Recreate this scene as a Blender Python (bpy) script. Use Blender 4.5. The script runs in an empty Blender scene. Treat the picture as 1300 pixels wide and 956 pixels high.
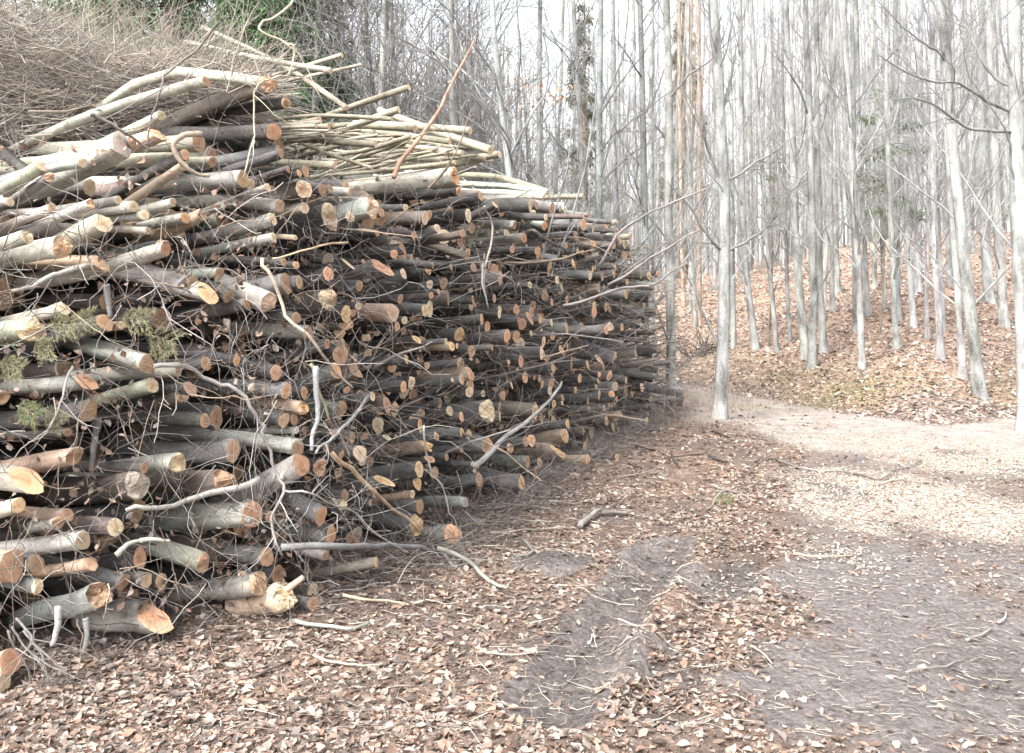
import bpy, math, random
import numpy as np
SEED = 11
random.seed(SEED); rng = np.random.default_rng(SEED)
scene = bpy.context.scene
COL = scene.collection
F = 1100.0; CU = 650.0; HV = 405.0; CH = 1.6      # focal length in photo pixels, image column of the axis, horizon row, eye height

# ------------------------------------------------------------------ helpers
def nrm(a):
    return a / np.maximum(np.linalg.norm(a, axis=-1, keepdims=True), 1e-9)

def hash2(ix, iy, s):
    n = np.sin(ix * 127.1 + iy * 311.7 + s * 74.7) * 43758.5453
    return n - np.floor(n)

def vnoise(x, y, s=0):
    ix = np.floor(x); iy = np.floor(y); fx = x - ix; fy = y - iy
    fx = fx * fx * (3 - 2 * fx); fy = fy * fy * (3 - 2 * fy)
    a = hash2(ix, iy, s); b = hash2(ix + 1, iy, s); c = hash2(ix, iy + 1, s); d = hash2(ix + 1, iy + 1, s)
    return (a * (1 - fx) + b * fx) * (1 - fy) + (c * (1 - fx) + d * fx) * fy

def fbm(x, y, s=0, o=4):
    t = 0; a = .5
    for i in range(o):
        t = t + a * vnoise(x * 2 ** i, y * 2 ** i, s + i * 3); a *= .5
    return t / (1 - .5 ** o)

def sstep(a, b, x):
    t = np.clip((x - a) / (b - a), 0, 1); return t * t * (3 - 2 * t)

def new_mesh(name, V, faces, mats, mi=None, smooth=True, tint=None, lc=None):
    """faces: list of int arrays (Mx3 or Mx4); mi: list of material indices per array"""
    V = np.asarray(V, dtype=np.float32).reshape(-1, 3)
    me = bpy.data.meshes.new(name)
    me.vertices.add(len(V)); me.vertices.foreach_set('co', V.ravel())
    idx = np.concatenate([np.asarray(f).ravel() for f in faces]).astype(np.int32)
    cnt = np.concatenate([np.full(len(f), np.asarray(f).shape[1]) for f in faces]).astype(np.int32)
    st = np.concatenate([[0], np.cumsum(cnt)[:-1]]).astype(np.int32)
    me.loops.add(len(idx)); me.loops.foreach_set('vertex_index', idx)
    me.polygons.add(len(cnt)); me.polygons.foreach_set('loop_start', st)
    for m in mats: me.materials.append(m)
    if mi is not None:
        me.polygons.foreach_set('material_index', np.concatenate([np.full(len(f), k) if np.isscalar(k) else k for f, k in zip(faces, mi)]).astype(np.int32))
    me.polygons.foreach_set('use_smooth', np.full(len(cnt), smooth))
    if tint is not None:
        a = me.attributes.new('tint', 'FLOAT_COLOR', 'POINT')
        t = np.ones((len(V), 4), np.float32); t[:, :3] = tint; a.data.foreach_set('color', t.ravel())
    if lc is not None:
        a = me.attributes.new('lc', 'FLOAT_VECTOR', 'POINT')
        a.data.foreach_set('vector', np.asarray(lc, np.float32).ravel())
    me.update(calc_edges=True); me.validate()
    return me

def put(name, me, parent=None, loc=None, label=None, cat=None, group=None, kind=None):
    o = bpy.data.objects.new(name, me); COL.objects.link(o)
    if parent is not None: o.parent = parent
    if loc is not None: o.location = loc
    if label: o['label'] = label
    if cat: o['category'] = cat
    if group: o['group'] = group
    if kind: o['kind'] = kind
    return o

def tubes(P, R, seg=5, rough=0.0, lcs=1.0):
    """P (N,K,3) centre lines, R (N,K) radii -> verts, quads, local coords (around, along)"""
    P = np.asarray(P, float); R = np.asarray(R, float)
    N, K = R.shape
    T = np.empty_like(P); T[:, 1:-1] = P[:, 2:] - P[:, :-2]; T[:, 0] = P[:, 1] - P[:, 0]; T[:, -1] = P[:, -1] - P[:, -2]
    T = nrm(T)
    mt = nrm(T.mean(1))
    ref = np.where(np.abs(mt[:, 2:3]) < .8, np.array([[0, 0, 1.]]), np.array([[1., 0, 0]]))[:, None, :]
    n1 = nrm(np.cross(T, ref)); n2 = np.cross(T, n1)
    th = np.arange(seg) * 2 * np.pi / seg
    rr = R[:, :, None] * np.ones(seg)
    if rough > 0:
        ph = rng.uniform(0, 6.28, (N, 1, 3))
        rr = rr * (1 + rough * (.5 * np.sin(2 * th + ph[..., 0:1]) + .35 * np.sin(3 * th + ph[..., 1:2])) + rough * .5 * rng.normal(0, 1, (N, K, seg)) * .6)
    V = P[:, :, None, :] + rr[..., None] * (n1[:, :, None, :] * np.cos(th)[:, None] + n2[:, :, None, :] * np.sin(th)[:, None])
    along = np.concatenate([np.zeros((N, 1)), np.cumsum(np.linalg.norm(np.diff(P, axis=1), axis=2), axis=1)], 1)
    off = rng.uniform(0, 50, (N, 1, 1))
    LC = np.stack([np.cos(th) * rr + off * 1.0, np.sin(th) * rr + off * .37, np.broadcast_to(along[:, :, None] + off, rr.shape)], -1)
    base = (np.arange(N) * K * seg)[:, None, None]
    k = np.arange(K - 1)[None, :, None]; s = np.arange(seg)[None, None, :]; s2 = (s + 1) % seg
    a = base + k * seg + s; b = base + k * seg + s2
    Q = np.stack([a, b, b + seg, a + seg], -1).reshape(-1, 4)
    return V.reshape(-1, 3), Q, LC.reshape(-1, 3), N, K, seg

def endcaps(N, K, seg):
    """n-gon caps as triangles fans (seg<=6 fine)"""
    base = (np.arange(N) * K * seg)[:, None]
    i = np.arange(1, seg - 1)
    a = np.stack([base + 0 * i, base + i + 1, base + i], -1).reshape(-1, 3)
    e = base + (K - 1) * seg
    b = np.stack([e + 0 * i, e + i, e + i + 1], -1).reshape(-1, 3)
    return a, b

def resample(pts, K):
    pts = np.asarray(pts, float)
    n = len(pts)
    if n == 2: 
        t = np.linspace(0, 1, K)[:, None]; return pts[0] * (1 - t) + pts[1] * t
    t = np.linspace(0, n - 1, K); out = []
    for q in t:
        i = min(int(q), n - 2); f = q - i
        p0 = pts[max(i - 1, 0)]; p1 = pts[i]; p2 = pts[i + 1]; p3 = pts[min(i + 2, n - 1)]
        out.append(.5 * ((2 * p1) + (-p0 + p2) * f + (2 * p0 - 5 * p1 + 4 * p2 - p3) * f * f + (-p0 + 3 * p1 - 3 * p2 + p3) * f ** 3))
    return np.array(out)

# ------------------------------------------------------------------ materials
def mat(name):
    m = bpy.data.materials.new(name); m.use_nodes = True
    nt = m.node_tree; b = nt.nodes['Principled BSDF']
    b.inputs['Roughness'].default_value = .85
    b.inputs['Specular IOR Level'].default_value = .25
    return m, nt, b
def nd(nt, t, **kw):
    n = nt.nodes.new(t)
    for k, v in kw.items():
        if k in n.inputs: n.inputs[k].default_value = v
        else: setattr(n, k, v)
    return n
def attr(nt, name):
    n = nt.nodes.new('ShaderNodeAttribute'); n.attribute_name = name; return n
def ramp(nt, fac, stops):
    r = nt.nodes.new('ShaderNodeValToRGB'); e = r.color_ramp.elements
    while len(e) < len(stops): e.new(.5)
    for k, (p, c) in enumerate(stops):
        e[k].position = p; e[k].color = (*c, 1) if len(c) == 3 else c
    nt.links.new(fac, r.inputs[0]); return r
def mixc(nt, fac, a, b, mode='MIX'):
    m = nt.nodes.new('ShaderNodeMix'); m.data_type = 'RGBA'; m.blend_type = mode
    for k, v in ((0, fac), (6, a), (7, b)):
        if isinstance(v, (int, float)): m.inputs[k].default_value = v
        elif isinstance(v, tuple): m.inputs[k].default_value = (*v, 1)
        else: nt.links.new(v, m.inputs[k])
    return m.outputs[2]
def mth(nt, op, a, b=None, c=None):
    m = nt.nodes.new('ShaderNodeMath'); m.operation = op
    for k, v in enumerate((a, b, c)):
        if v is None: continue
        if isinstance(v, (int, float)): m.inputs[k].default_value = v
        else: nt.links.new(v, m.inputs[k])
    return m.outputs[0]
def noise(nt, vec, scale, detail=4, rough=.6):
    n = nt.nodes.new('ShaderNodeTexNoise'); n.inputs['Scale'].default_value = scale
    n.inputs['Detail'].default_value = detail; n.inputs['Roughness'].default_value = rough
    if vec is not None: nt.links.new(vec, n.inputs['Vector'])
    return n.outputs['Fac']
def scaled(nt, vec, s):
    m = nt.nodes.new('ShaderNodeMapping'); m.inputs['Scale'].default_value = s
    nt.links.new(vec, m.inputs['Vector']); return m.outputs[0]
def bump(nt, b, h, strength, dist):
    n = nt.nodes.new('ShaderNodeBump'); n.inputs['Strength'].default_value = strength; n.inputs['Distance'].default_value = dist
    nt.links.new(h, n.inputs['Height']); nt.links.new(n.outputs[0], b.inputs['Normal'])

def bark_material(name, sc=1.0, furrow=0.0, lichen=.5):
    m, nt, b = mat(name)
    t = attr(nt, 'tint').outputs['Color']; v = attr(nt, 'lc').outputs['Vector']
    n1 = noise(nt, scaled(nt, v, (9 * sc, 9 * sc, 3.5 * sc)), 1, 6, .65)
    n2 = noise(nt, scaled(nt, v, (60 * sc, 60 * sc, 90 * sc)), 1, 3, .6)
    n3 = noise(nt, scaled(nt, v, (20 * sc, 20 * sc, 130 * sc)), 1, 2, .5)
    f = ramp(nt, n1, [(.3, (.4, .38, .36)), (.5, (.95, .95, .95)), (.7, (1.4, 1.42, 1.36))]).outputs[0]
    c = mixc(nt, 1.0, t, f, 'MULTIPLY')
    if sc < .9:
        n5 = noise(nt, scaled(nt, v, (5, 5, 1.3)), 1, 5, .7)
        c = mixc(nt, 1.0, c, ramp(nt, n5, [(.36, (.5, .5, .46)), (.5, (1, 1, 1)), (.62, (1.15, 1.17, 1.15))]).outputs[0], 'MULTIPLY')
    sp = ramp(nt, n2, [(.56, (0, 0, 0)), (.66, (1, 1, 1))]).outputs[0]
    c2 = mixc(nt, mth(nt, 'MULTIPLY', sp, .35 * lichen), c, (.5, .5, .46))
    dk = ramp(nt, n3, [(.3, (1, 1, 1)), (.42, (0, 0, 0))]).outputs[0]
    c3 = mixc(nt, mth(nt, 'MULTIPLY', dk, .3 if sc < .9 else .45), c2, (.05, .045, .04))
    nt.links.new(c3, b.inputs['Base Color'])
    h = mth(nt, 'ADD', n2, mth(nt, 'MULTIPLY', n3, .8))
    if furrow:
        n4 = noise(nt, scaled(nt, v, (70, 70, 8)), 1, 4, .6)
        h = mth(nt, 'ADD', h, mth(nt, 'MULTIPLY', n4, furrow))
    bump(nt, b, h, .5, .006)
    return m

def cut_material(name):
    m, nt, b = mat(name)
    t = attr(nt, 'tint').outputs['Color']; v = attr(nt, 'lc').outputs['Vector']
    sx = nt.nodes.new('ShaderNodeSeparateXYZ'); nt.links.new(v, sx.inputs[0])
    x, y, z = sx.outputs
    r = mth(nt, 'SQRT', mth(nt, 'ADD', mth(nt, 'MULTIPLY', x, x), mth(nt, 'MULTIPLY', y, y)))
    nz = noise(nt, v, 2.2, 3)
    rr = mth(nt, 'ADD', r, mth(nt, 'MULTIPLY', nz, .35))
    rings = mth(nt, 'MULTIPLY', mth(nt, 'ADD', mth(nt, 'SINE', mth(nt, 'MULTIPLY', rr, 46.0)), 1), .5)
    heart = ramp(nt, rr, [(.25, (.86, .66, .5)), (.6, (1.0, .95, .9)), (1.1, (1.1, 1.1, 1.08))]).outputs[0]
    c = mixc(nt, 1.0, t, heart, 'MULTIPLY')
    c = mixc(nt, mth(nt, 'MULTIPLY', rings, .34), c, (.26, .16, .09))
    saw = noise(nt, scaled(nt, v, (3, 26, 3)), 1, 3)
    c = mixc(nt, mth(nt, 'MULTIPLY', ramp(nt, saw, [(.45, (0, 0, 0)), (.65, (1, 1, 1))]).outputs[0], .3), c, (.75, .62, .45))
    st = noise(nt, v, 1.3, 5, .7)
    c = mixc(nt, mth(nt, 'MULTIPLY', ramp(nt, st, [(.5, (0, 0, 0)), (.66, (1, 1, 1))]).outputs[0], .6), c, (.17, .12, .085))
    nt.links.new(c, b.inputs['Base Color'])
    bump(nt, b, mth(nt, 'ADD', saw, mth(nt, 'MULTIPLY', st, .8)), .5, .004)
    return m

M_BARK = bark_material('bark'); M_RIDGED = bark_material('ridged_bark', 1.0, 2.0, .3)
M_CUT = cut_material('sawn_wood')
M_TRUNK = bark_material('living_beech_bark', .45, 0, .9)
M_TWIG = bark_material('twig_bark', 1.0, 0, .2)

def tint_material(name, var=.25, trans=0.0, rough=.8, seed_scale=1.0):
    m, nt, b = mat(name)
    t = attr(nt, 'tint').outputs['Color']
    g = nt.nodes.new('ShaderNodeNewGeometry')
    f = ramp(nt, g.outputs['Random Per Island'], [(0, (1 - var,) * 3), (1, (1 + var,) * 3)]).outputs[0]
    c = mixc(nt, 1.0, t, f, 'MULTIPLY')
    nt.links.new(c, b.inputs['Base Color']); b.inputs['Roughness'].default_value = rough
    if trans:
        tr = nt.nodes.new('ShaderNodeBsdfTranslucent'); nt.links.new(c, tr.inputs['Color'])
        mx = nt.nodes.new('ShaderNodeMixShader'); mx.inputs[0].default_value = trans
        nt.links.new(b.outputs[0], mx.inputs[1]); nt.links.new(tr.outputs[0], mx.inputs[2])
        nt.links.new(mx.outputs[0], nt.nodes['Material Output'].inputs[0])
    return m
M_LEAF = tint_material('dry_leaf', .25, .25, .7)
M_NEEDLE = tint_material('needle', .35, .2, .7)
M_CHIP = tint_material('wood_chip', .3)

# ------------------------------------------------------------------ terrain
TOE = np.array([(-90, 75), (-30, 58), (-8, 44), (1.5, 33), (3.2, 27), (3.85, 23.5), (5.05, 18.6), (5.6, 14.6), (6.5, 13.3), (9, 14.6), (14, 17.5), (22, 20), (60, 28), (160, 45)], float)
def toe_signed(x, y):
    best = np.full(np.shape(x), 1e9)
    for a, b in zip(TOE[:-1], TOE[1:]):
        d = b - a; L = (d ** 2).sum()
        t = np.clip(((x - a[0]) * d[0] + (y - a[1]) * d[1]) / L, 0, 1)
        best = np.minimum(best, np.hypot(x - a[0] - t * d[0], y - a[1] - t * d[1]))
    return np.where(y > np.interp(x, TOE[:, 0], TOE[:, 1]), best, -best)

def gp(u, v):      # photo pixel -> point of the flat ground
    d = CH * F / (v - HV); return ((u - CU) / F * d, d)
RUT = np.array([gp(700, 905), gp(735, 850), gp(790, 760), gp(850, 690)])
RUT2 = np.array([gp(840, 905), gp(880, 820), gp(925, 740), gp(960, 690)])
def seg_dist(x, y, pts):
    best = np.full(np.shape(x), 1e9)
    for a, b in zip(pts[:-1], pts[1:]):
        a = np.array(a); b = np.array(b); d = b - a; L = (d ** 2).sum()
        t = np.clip(((x - a[0]) * d[0] + (y - a[1]) * d[1]) / L, 0, 1)
        best = np.minimum(best, np.hypot(x - a[0] - t * d[0], y - a[1] - t * d[1]))
    return best
def seg_along(x, y, a, b):
    d = np.array(b) - np.array(a); d = d / np.hypot(*d); return (x - a[0]) * d[0] + (y - a[1]) * d[1]
def blob(x, y, c, rx, ry, a=0):
    dx = x - c[0]; dy = y - c[1]; ca, sa = math.cos(a), math.sin(a)
    return np.exp(-(((dx * ca + dy * sa) / rx) ** 2 + ((-dx * sa + dy * ca) / ry) ** 2))

def height(x, y):
    x = np.asarray(x, float); y = np.asarray(y, float)
    s = toe_signed(x, y)
    k = np.maximum(s, 0)
    h = .30 * k * (1 - np.exp(-k / 1.2)) + .12 * sstep(0, 1.0, s)
    lim = np.clip(2.0 + (x - 3) * .25, 2.0, 9.0)
    h = lim * (1 - np.exp(-(h / lim) - .35 * (h / lim) ** 2))
    h = h + sstep(1, 8, s) * ((fbm(x * .16, y * .16, 5) - .5) * 1.1 + (fbm(x * .7, y * .7, 9) - .5) * .25)
    near = 1 - sstep(25, 60, np.hypot(x, y))
    h = h + near * ((fbm(x * .9, y * .9, 1) - .5) * .09 + (fbm(x * 5, y * 5, 2, 3) - .5) * .035)
    # wheel ruts with the tread pressed in
    dr = seg_dist(x, y, RUT)
    al = seg_along(x, y, RUT[0], RUT[-1])
    ins = 1 - sstep(.1, .24, dr + .08 * (fbm(x * 7, y * 7, 48, 3) - .5))
    tread = sstep(-.2, .3, np.sin(al * 2 * np.pi / .11 + dr * 26)) * .03
    h = h - ins * (.25 + 1.1 * fbm(x * 2.2, y * 2.2, 47, 2)) * (.034 - .9 * tread * sstep(.02, .04, dr)) + .02 * np.exp(-((dr - .24) / .06) ** 2) * (.4 + fbm(x * 14, y * 14, 8, 2))
    dr2 = seg_dist(x, y, RUT2)
    h = h - .035 * (1 - sstep(.1, .18, dr2)) + .02 * np.exp(-((dr2 - .24) / .06) ** 2)
    h = h + near * (fbm(x * 11, y * 11, 71, 3) - .5) * .035 * sstep(.4, .6, fbm(x * 1.5, y * 1.5, 72))
    c = gp(702, 718); h = h + .07 * blob(x, y, c, .22, .2)
    c = gp(925, 690); h = h + .10 * blob(x, y, c, .22, .25)
    c = gp(930, 545); h = h + .12 * blob(x, y, c, .5, .8)
    return h

def masks(x, y):
    n = fbm(x * 1.3, y * 1.3, 21); n2 = fbm(x * 4, y * 4, 33)
    wob = (n - .5) * 1.0
    P = lambda u, v: gp(u, v)
    soil = np.zeros_like(x)
    for (u, v, rx, ry, w) in ((1180, 790, .75, 1.5, 1.5), (1120, 720, .45, 1.0, 1.4), (1290, 860, .9, .9, 1.5), (1080, 880, .6, .7, 1.4), (1270, 720, .5, .9, 1.2), (900, 850, .35, .5, .8),
                              (770, 800, .3, .9, 1.2), (700, 718, .3, .3, 1.3), (860, 720, .35, .7, .9), (925, 695, .25, .2, 1.0), (1060, 620, .35, .8, 1.0), 
                              (600, 720, .4, .35, .6), (640, 820, .5, .3, .5), (520, 860, .5, .25, .5), (860, 590, .5, .7, .5), (950, 620, .4, .5, .4), (1280, 600, .6, .8, .8), (1000, 640, .3, .6, .5)):
        soil = np.maximum(soil, w * blob(x, y, P(u, v), rx, ry))
    soil = np.maximum(soil, 1.4 * (1 - sstep(.14, .3, seg_dist(x, y, RUT)))); soil = np.maximum(soil, .7 * (1 - sstep(.15, .4, seg_dist(x, y, RUT2))))
    soil = .92 * sstep(.5, .85, soil * .85 + wob * .9 + (n2 - .5) * .9)
    saw = np.zeros_like(x)
    for (u, v, rx, ry, w) in ((1130, 630, .8, 1.3, 1.5), (1230, 655, .9, .9, 1.3), (1060, 655, .5, .8, .9), (1270, 590, 1.3, 1.0, 1.1), (1180, 568, 1.6, 1.2, .85), (1060, 700, .3, .5, .6)):
        saw = np.maximum(saw, w * blob(x, y, P(u, v), rx, ry))
    saw = sstep(.25, .95, saw + wob * .8 + (n2 - .5) * .6)
    # track beyond: band along the hill toe
    s = toe_signed(x, y)
    wl = np.interp(y, [10, 14, 19, 26, 60], [4.0, 3.0, 2.6, 3.2, 3.2])
    road = sstep(-.1, .35, -s + wob * .5) * (1 - sstep(wl - .6, wl + .3, -s + wob * .8))
    road = road * (y > 9) * (1 - sstep(90, 130, np.hypot(x, y)))
    # right-hand stretch that comes forward
    dirt = sstep(.35, .65, 1.2 * np.exp(-((x - np.interp(y, [2, 6, 9, 13, 16], [2.4, 3.3, 4.4, 6.2, 9])) / 1.5) ** 4) * (y < 15) + wob * .5)
    moss = sstep(.55, .75, fbm(x * .6, y * .6, 55) + .18 * np.exp(-((s - 1.0) / 1.2) ** 2) + .25 * blob(x, y, (3.5, 27), 2.5, 5)) * sstep(-3, 0, s) * (1 - road) * .35
    return soil, saw, road, dirt, moss, s

def grid_axis(n, lin, far, c):
    t = np.linspace(-1, 1, n); return c + lin * t + (far - lin) * np.sign(t) * np.abs(t) ** 7
gx = grid_axis(760, 7, 520, 1.2); gy0 = np.linspace(0, 1, 900)
gy = -1 + 13 * gy0 + 14 * gy0 ** 2 + 600 * gy0 ** 8
GX, GY = np.meshgrid(gx, gy, indexing='xy')
GZ = height(GX, GY)
V = np.stack([GX, GY, GZ], -1).reshape(-1, 3)
nx, ny = len(gx), len(gy)
ii, jj = np.meshgrid(np.arange(nx - 1), np.arange(ny - 1), indexing='xy')
a = (jj * nx + ii).ravel(); Q = np.stack([a, a + 1, a + 1 + nx, a + nx], -1)
soil, saw, road, dirt, moss, sgn = masks(GX.ravel(), GY.ravel())

m, nt, b = mat('forest_floor')
co = nt.nodes.new('ShaderNodeTexCoord').outputs['Object']
A1 = attr(nt, 'ma').outputs['Color']; sp = nt.nodes.new('ShaderNodeSeparateColor'); nt.links.new(A1, sp.inputs[0])
A2 = attr(nt, 'mb').outputs['Color']; sp2 = nt.nodes.new('ShaderNodeSeparateColor'); nt.links.new(A2, sp2.inputs[0])
vor = nt.nodes.new('ShaderNodeTexVoronoi'); vor.inputs['Scale'].default_value = 22; nt.links.new(co, vor.inputs['Vector'])
sv = nt.nodes.new('ShaderNodeSeparateColor'); nt.links.new(vor.outputs['Color'], sv.inputs[0])
leafc = ramp(nt, sv.outputs[0], [(0, (.07, .04, .025)), (.3, (.22, .125, .075)), (.6, (.36, .21, .125)), (.85, (.46, .31, .2)), (1, (.55, .43, .32))]).outputs[0]
big = noise(nt, co, .8, 5)
leaf_lit = mixc(nt, .45, leafc, (.47, .375, .315))  # slope litter, lightened: the hill's brighter light mixed into its colour
soilc_ = ramp(nt, noise(nt, co, 30, 6, .7), [(.3, (.06, .05, .045)), (.5, (.13, .105, .095)), (.68, (.24, .2, .18))]).outputs[0]
leafc = mixc(nt, ramp(nt, big, [(.35, (.5, .5, .5)), (.6, (.95, .95, .95))]).outputs[0], leafc, soilc_)
fine = noise(nt, co, 38, 6, .7); mid = noise(nt, co, 7, 5, .6)
soilc = ramp(nt, fine, [(.3, (.07, .06, .057)), (.5, (.165, .146, .14)), (.7, (.29, .265, .255))]).outputs[0]
soilc = mixc(nt, ramp(nt, mid, [(.45, (0, 0, 0)), (.65, (.45, .45, .45))]).outputs[0], soilc, (.235, .212, .205))
vor2 = nt.nodes.new('ShaderNodeTexVoronoi'); vor2.inputs['Scale'].default_value = 60; nt.links.new(scaled(nt, co, (1, .5, 1)), vor2.inputs['Vector'])
sv2 = nt.nodes.new('ShaderNodeSeparateColor'); nt.links.new(vor2.outputs['Color'], sv2.inputs[0])
sawc = ramp(nt, sv2.outputs[0], [(0, (.2, .16, .13)), (.4, (.36, .31, .26)), (1, (.5, .44, .38))]).outputs[0]
roadc = ramp(nt, noise(nt, scaled(nt, co, (1, 1, 1)), 3.2, 7, .7), [(.3, (.22, .185, .165)), (.5, (.34, .3, .27)), (.7, (.44, .395, .355))]).outputs[0]
mossc = ramp(nt, fine, [(.35, (.1, .09, .04)), (.65, (.3, .28, .13))]).outputs[0]
leafc = mixc(nt, sp2.outputs[2], leafc, leaf_lit)
c = mixc(nt, mth(nt, 'MULTIPLY', sp2.outputs[1], .75), leafc, mossc)
c = mixc(nt, mth(nt, 'MULTIPLY', sp2.outputs[0], .55), c, soilc)
c = mixc(nt, sp.outputs[2], c, roadc)
c = mixc(nt, sp.outputs[1], c, sawc)
sm = mth(nt, 'MULTIPLY', sp.outputs[0], 1.0)
c = mixc(nt, sm, c, soilc)
A3 = attr(nt, 'mc').outputs['Color']; sp3 = nt.nodes.new('ShaderNodeSeparateColor'); nt.links.new(A3, sp3.inputs[0])
wetc = ramp(nt, fine, [(.3, (.035, .029, .027)), (.6, (.095, .08, .075)), (.75, (.16, .14, .13))]).outputs[0]
c = mixc(nt, mth(nt, 'MULTIPLY', sp3.outputs[0], .9), c, wetc)
nt.links.new(c, b.inputs['Base Color']); b.inputs['Roughness'].default_value = .9
hh = mth(nt, 'ADD', mth(nt, 'MULTIPLY', fine, 1.0), mth(nt, 'MULTIPLY', vor.outputs['Distance'], .8))
bump(nt, b, hh, 1.0, .03)
M_GROUND = m

gx_, gy_ = GX.ravel(), GY.ravel()
wet = .8 * (1 - sstep(.08, .34, seg_dist(gx_, gy_, RUT))) + .8 * (1 - sstep(.08, .2, seg_dist(gx_, gy_, RUT2)))
for (u_, v_, rx_, ry_, w_) in ((702, 718, .25, .25, 1.1), (620, 760, .3, .15, .8), (690, 800, .25, .3, .8), (560, 850, .3, .12, .8), (880, 650, .25, .6, .7), (1200, 575, .5, .35, .8), (1020, 610, .3, .4, .7), (1280, 850, .3, .4, .7), (925, 700, .15, .15, .9), (480, 860, .3, .1, .7), (700, 640, .4, .5, .6), (600, 690, .4, .3, .7)):
    wet = np.maximum(wet, w_ * blob(gx_, gy_, gp(u_, v_), rx_ * 1.3, ry_ * 1.3))
wet = .75 * sstep(.25, .95, wet * (.2 + 1.5 * fbm(gx_ * 5, gy_ * 5, 44, 4)))
def ground_part(name, fm):
    q = Q[fm]; used = np.unique(q); remap = np.full(len(V), -1); remap[used] = np.arange(len(used))
    me = new_mesh(name, V[used], [remap[q]], [M_GROUND])
    for nm, ch in (('mc', (wet, wet * 0, wet * 0)), ('ma', (soil, saw, road)), ('mb', (dirt, moss, sstep(-.2, .8, sgn)))):
        at = me.attributes.new(nm, 'FLOAT_COLOR', 'POINT')
        t = np.ones((len(used), 4), np.float32)
        for k in range(3): t[:, k] = ch[k][used]
        at.data.foreach_set('color', t.ravel())
    return put(name, me, kind='structure')
roadf = (np.maximum(road, np.maximum(dirt, saw) * (V[:, 1] > 3)))[Q].mean(1) > .5
hillf = (sgn[Q].mean(1) > 0) & ~roadf
g1 = ground_part('ground', ~roadf & ~hillf)
g2 = ground_part('dirt_road', roadf)
g3 = ground_part('hillside', hillf)

# ------------------------------------------------------------------ pile geometry: the face follows a line in plan
P0 = np.array([-1.13, 4.69]); DIR = np.array([.334, .943]); DIR /= np.hypot(*DIR)
NORM = np.array([DIR[1], -DIR[0]])
LEAN = .16
BDIR = np.array([-.888, .460, 0.0])     # logs run back into the pile
def face_depth(u, v, prot=0.0):
    a = (u - CU) / F; bb = (v - HV) / F
    # NORM.(a d, d) - NORM.P0 + LEAN*(CH - bb d) = prot
    d = (prot + NORM @ P0 - LEAN * CH) / (a * NORM[0] + NORM[1] - LEAN * bb)
    if u < 385:
        dl = 3.78 + (4.69 - 3.78) * max(u, -60) / 385.0
        z = CH - bb * dl
        d = dl + LEAN * 1.3 * z - prot * .8
    return min(max(d, 2.5), 17.0)
def pix(u, v, d): return np.array([(u - CU) / F * d, d, CH - (v - HV) / F * d])
def proj(p):
    p = np.asarray(p); return CU + F * p[..., 0] / p[..., 1], HV - F * (p[..., 2] - CH) / p[..., 1]

CUTS = {'o': (.68, .39, .235), 'c': (.74, .6, .43), 'b': (.46, .29, .19), 'g': (.56, .52, .46), 'y': (.68, .46, .26)}
BARKS = {'l': (.37, .362, .33), 'w': (.46, .44, .38), 'g': (.18, .176, .172), 'd': (.078, .074, .072), 'o': (.34, .335, .27), 't': (.44, .33, .25), 'r': (.15, .125, .11)}  # the dark tone also carries painted shade of the recessed mid pile
CUTW = {'o': 'orange', 'c': 'cream', 'b': 'brown', 'g': 'grey-white', 'y': 'yellowish'}
BARKW = {'l': 'light grey', 'w': 'whitish', 'g': 'grey', 'd': 'dark', 'o': 'olive', 't': 'peeled tan', 'r': 'rough brown'}

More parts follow.
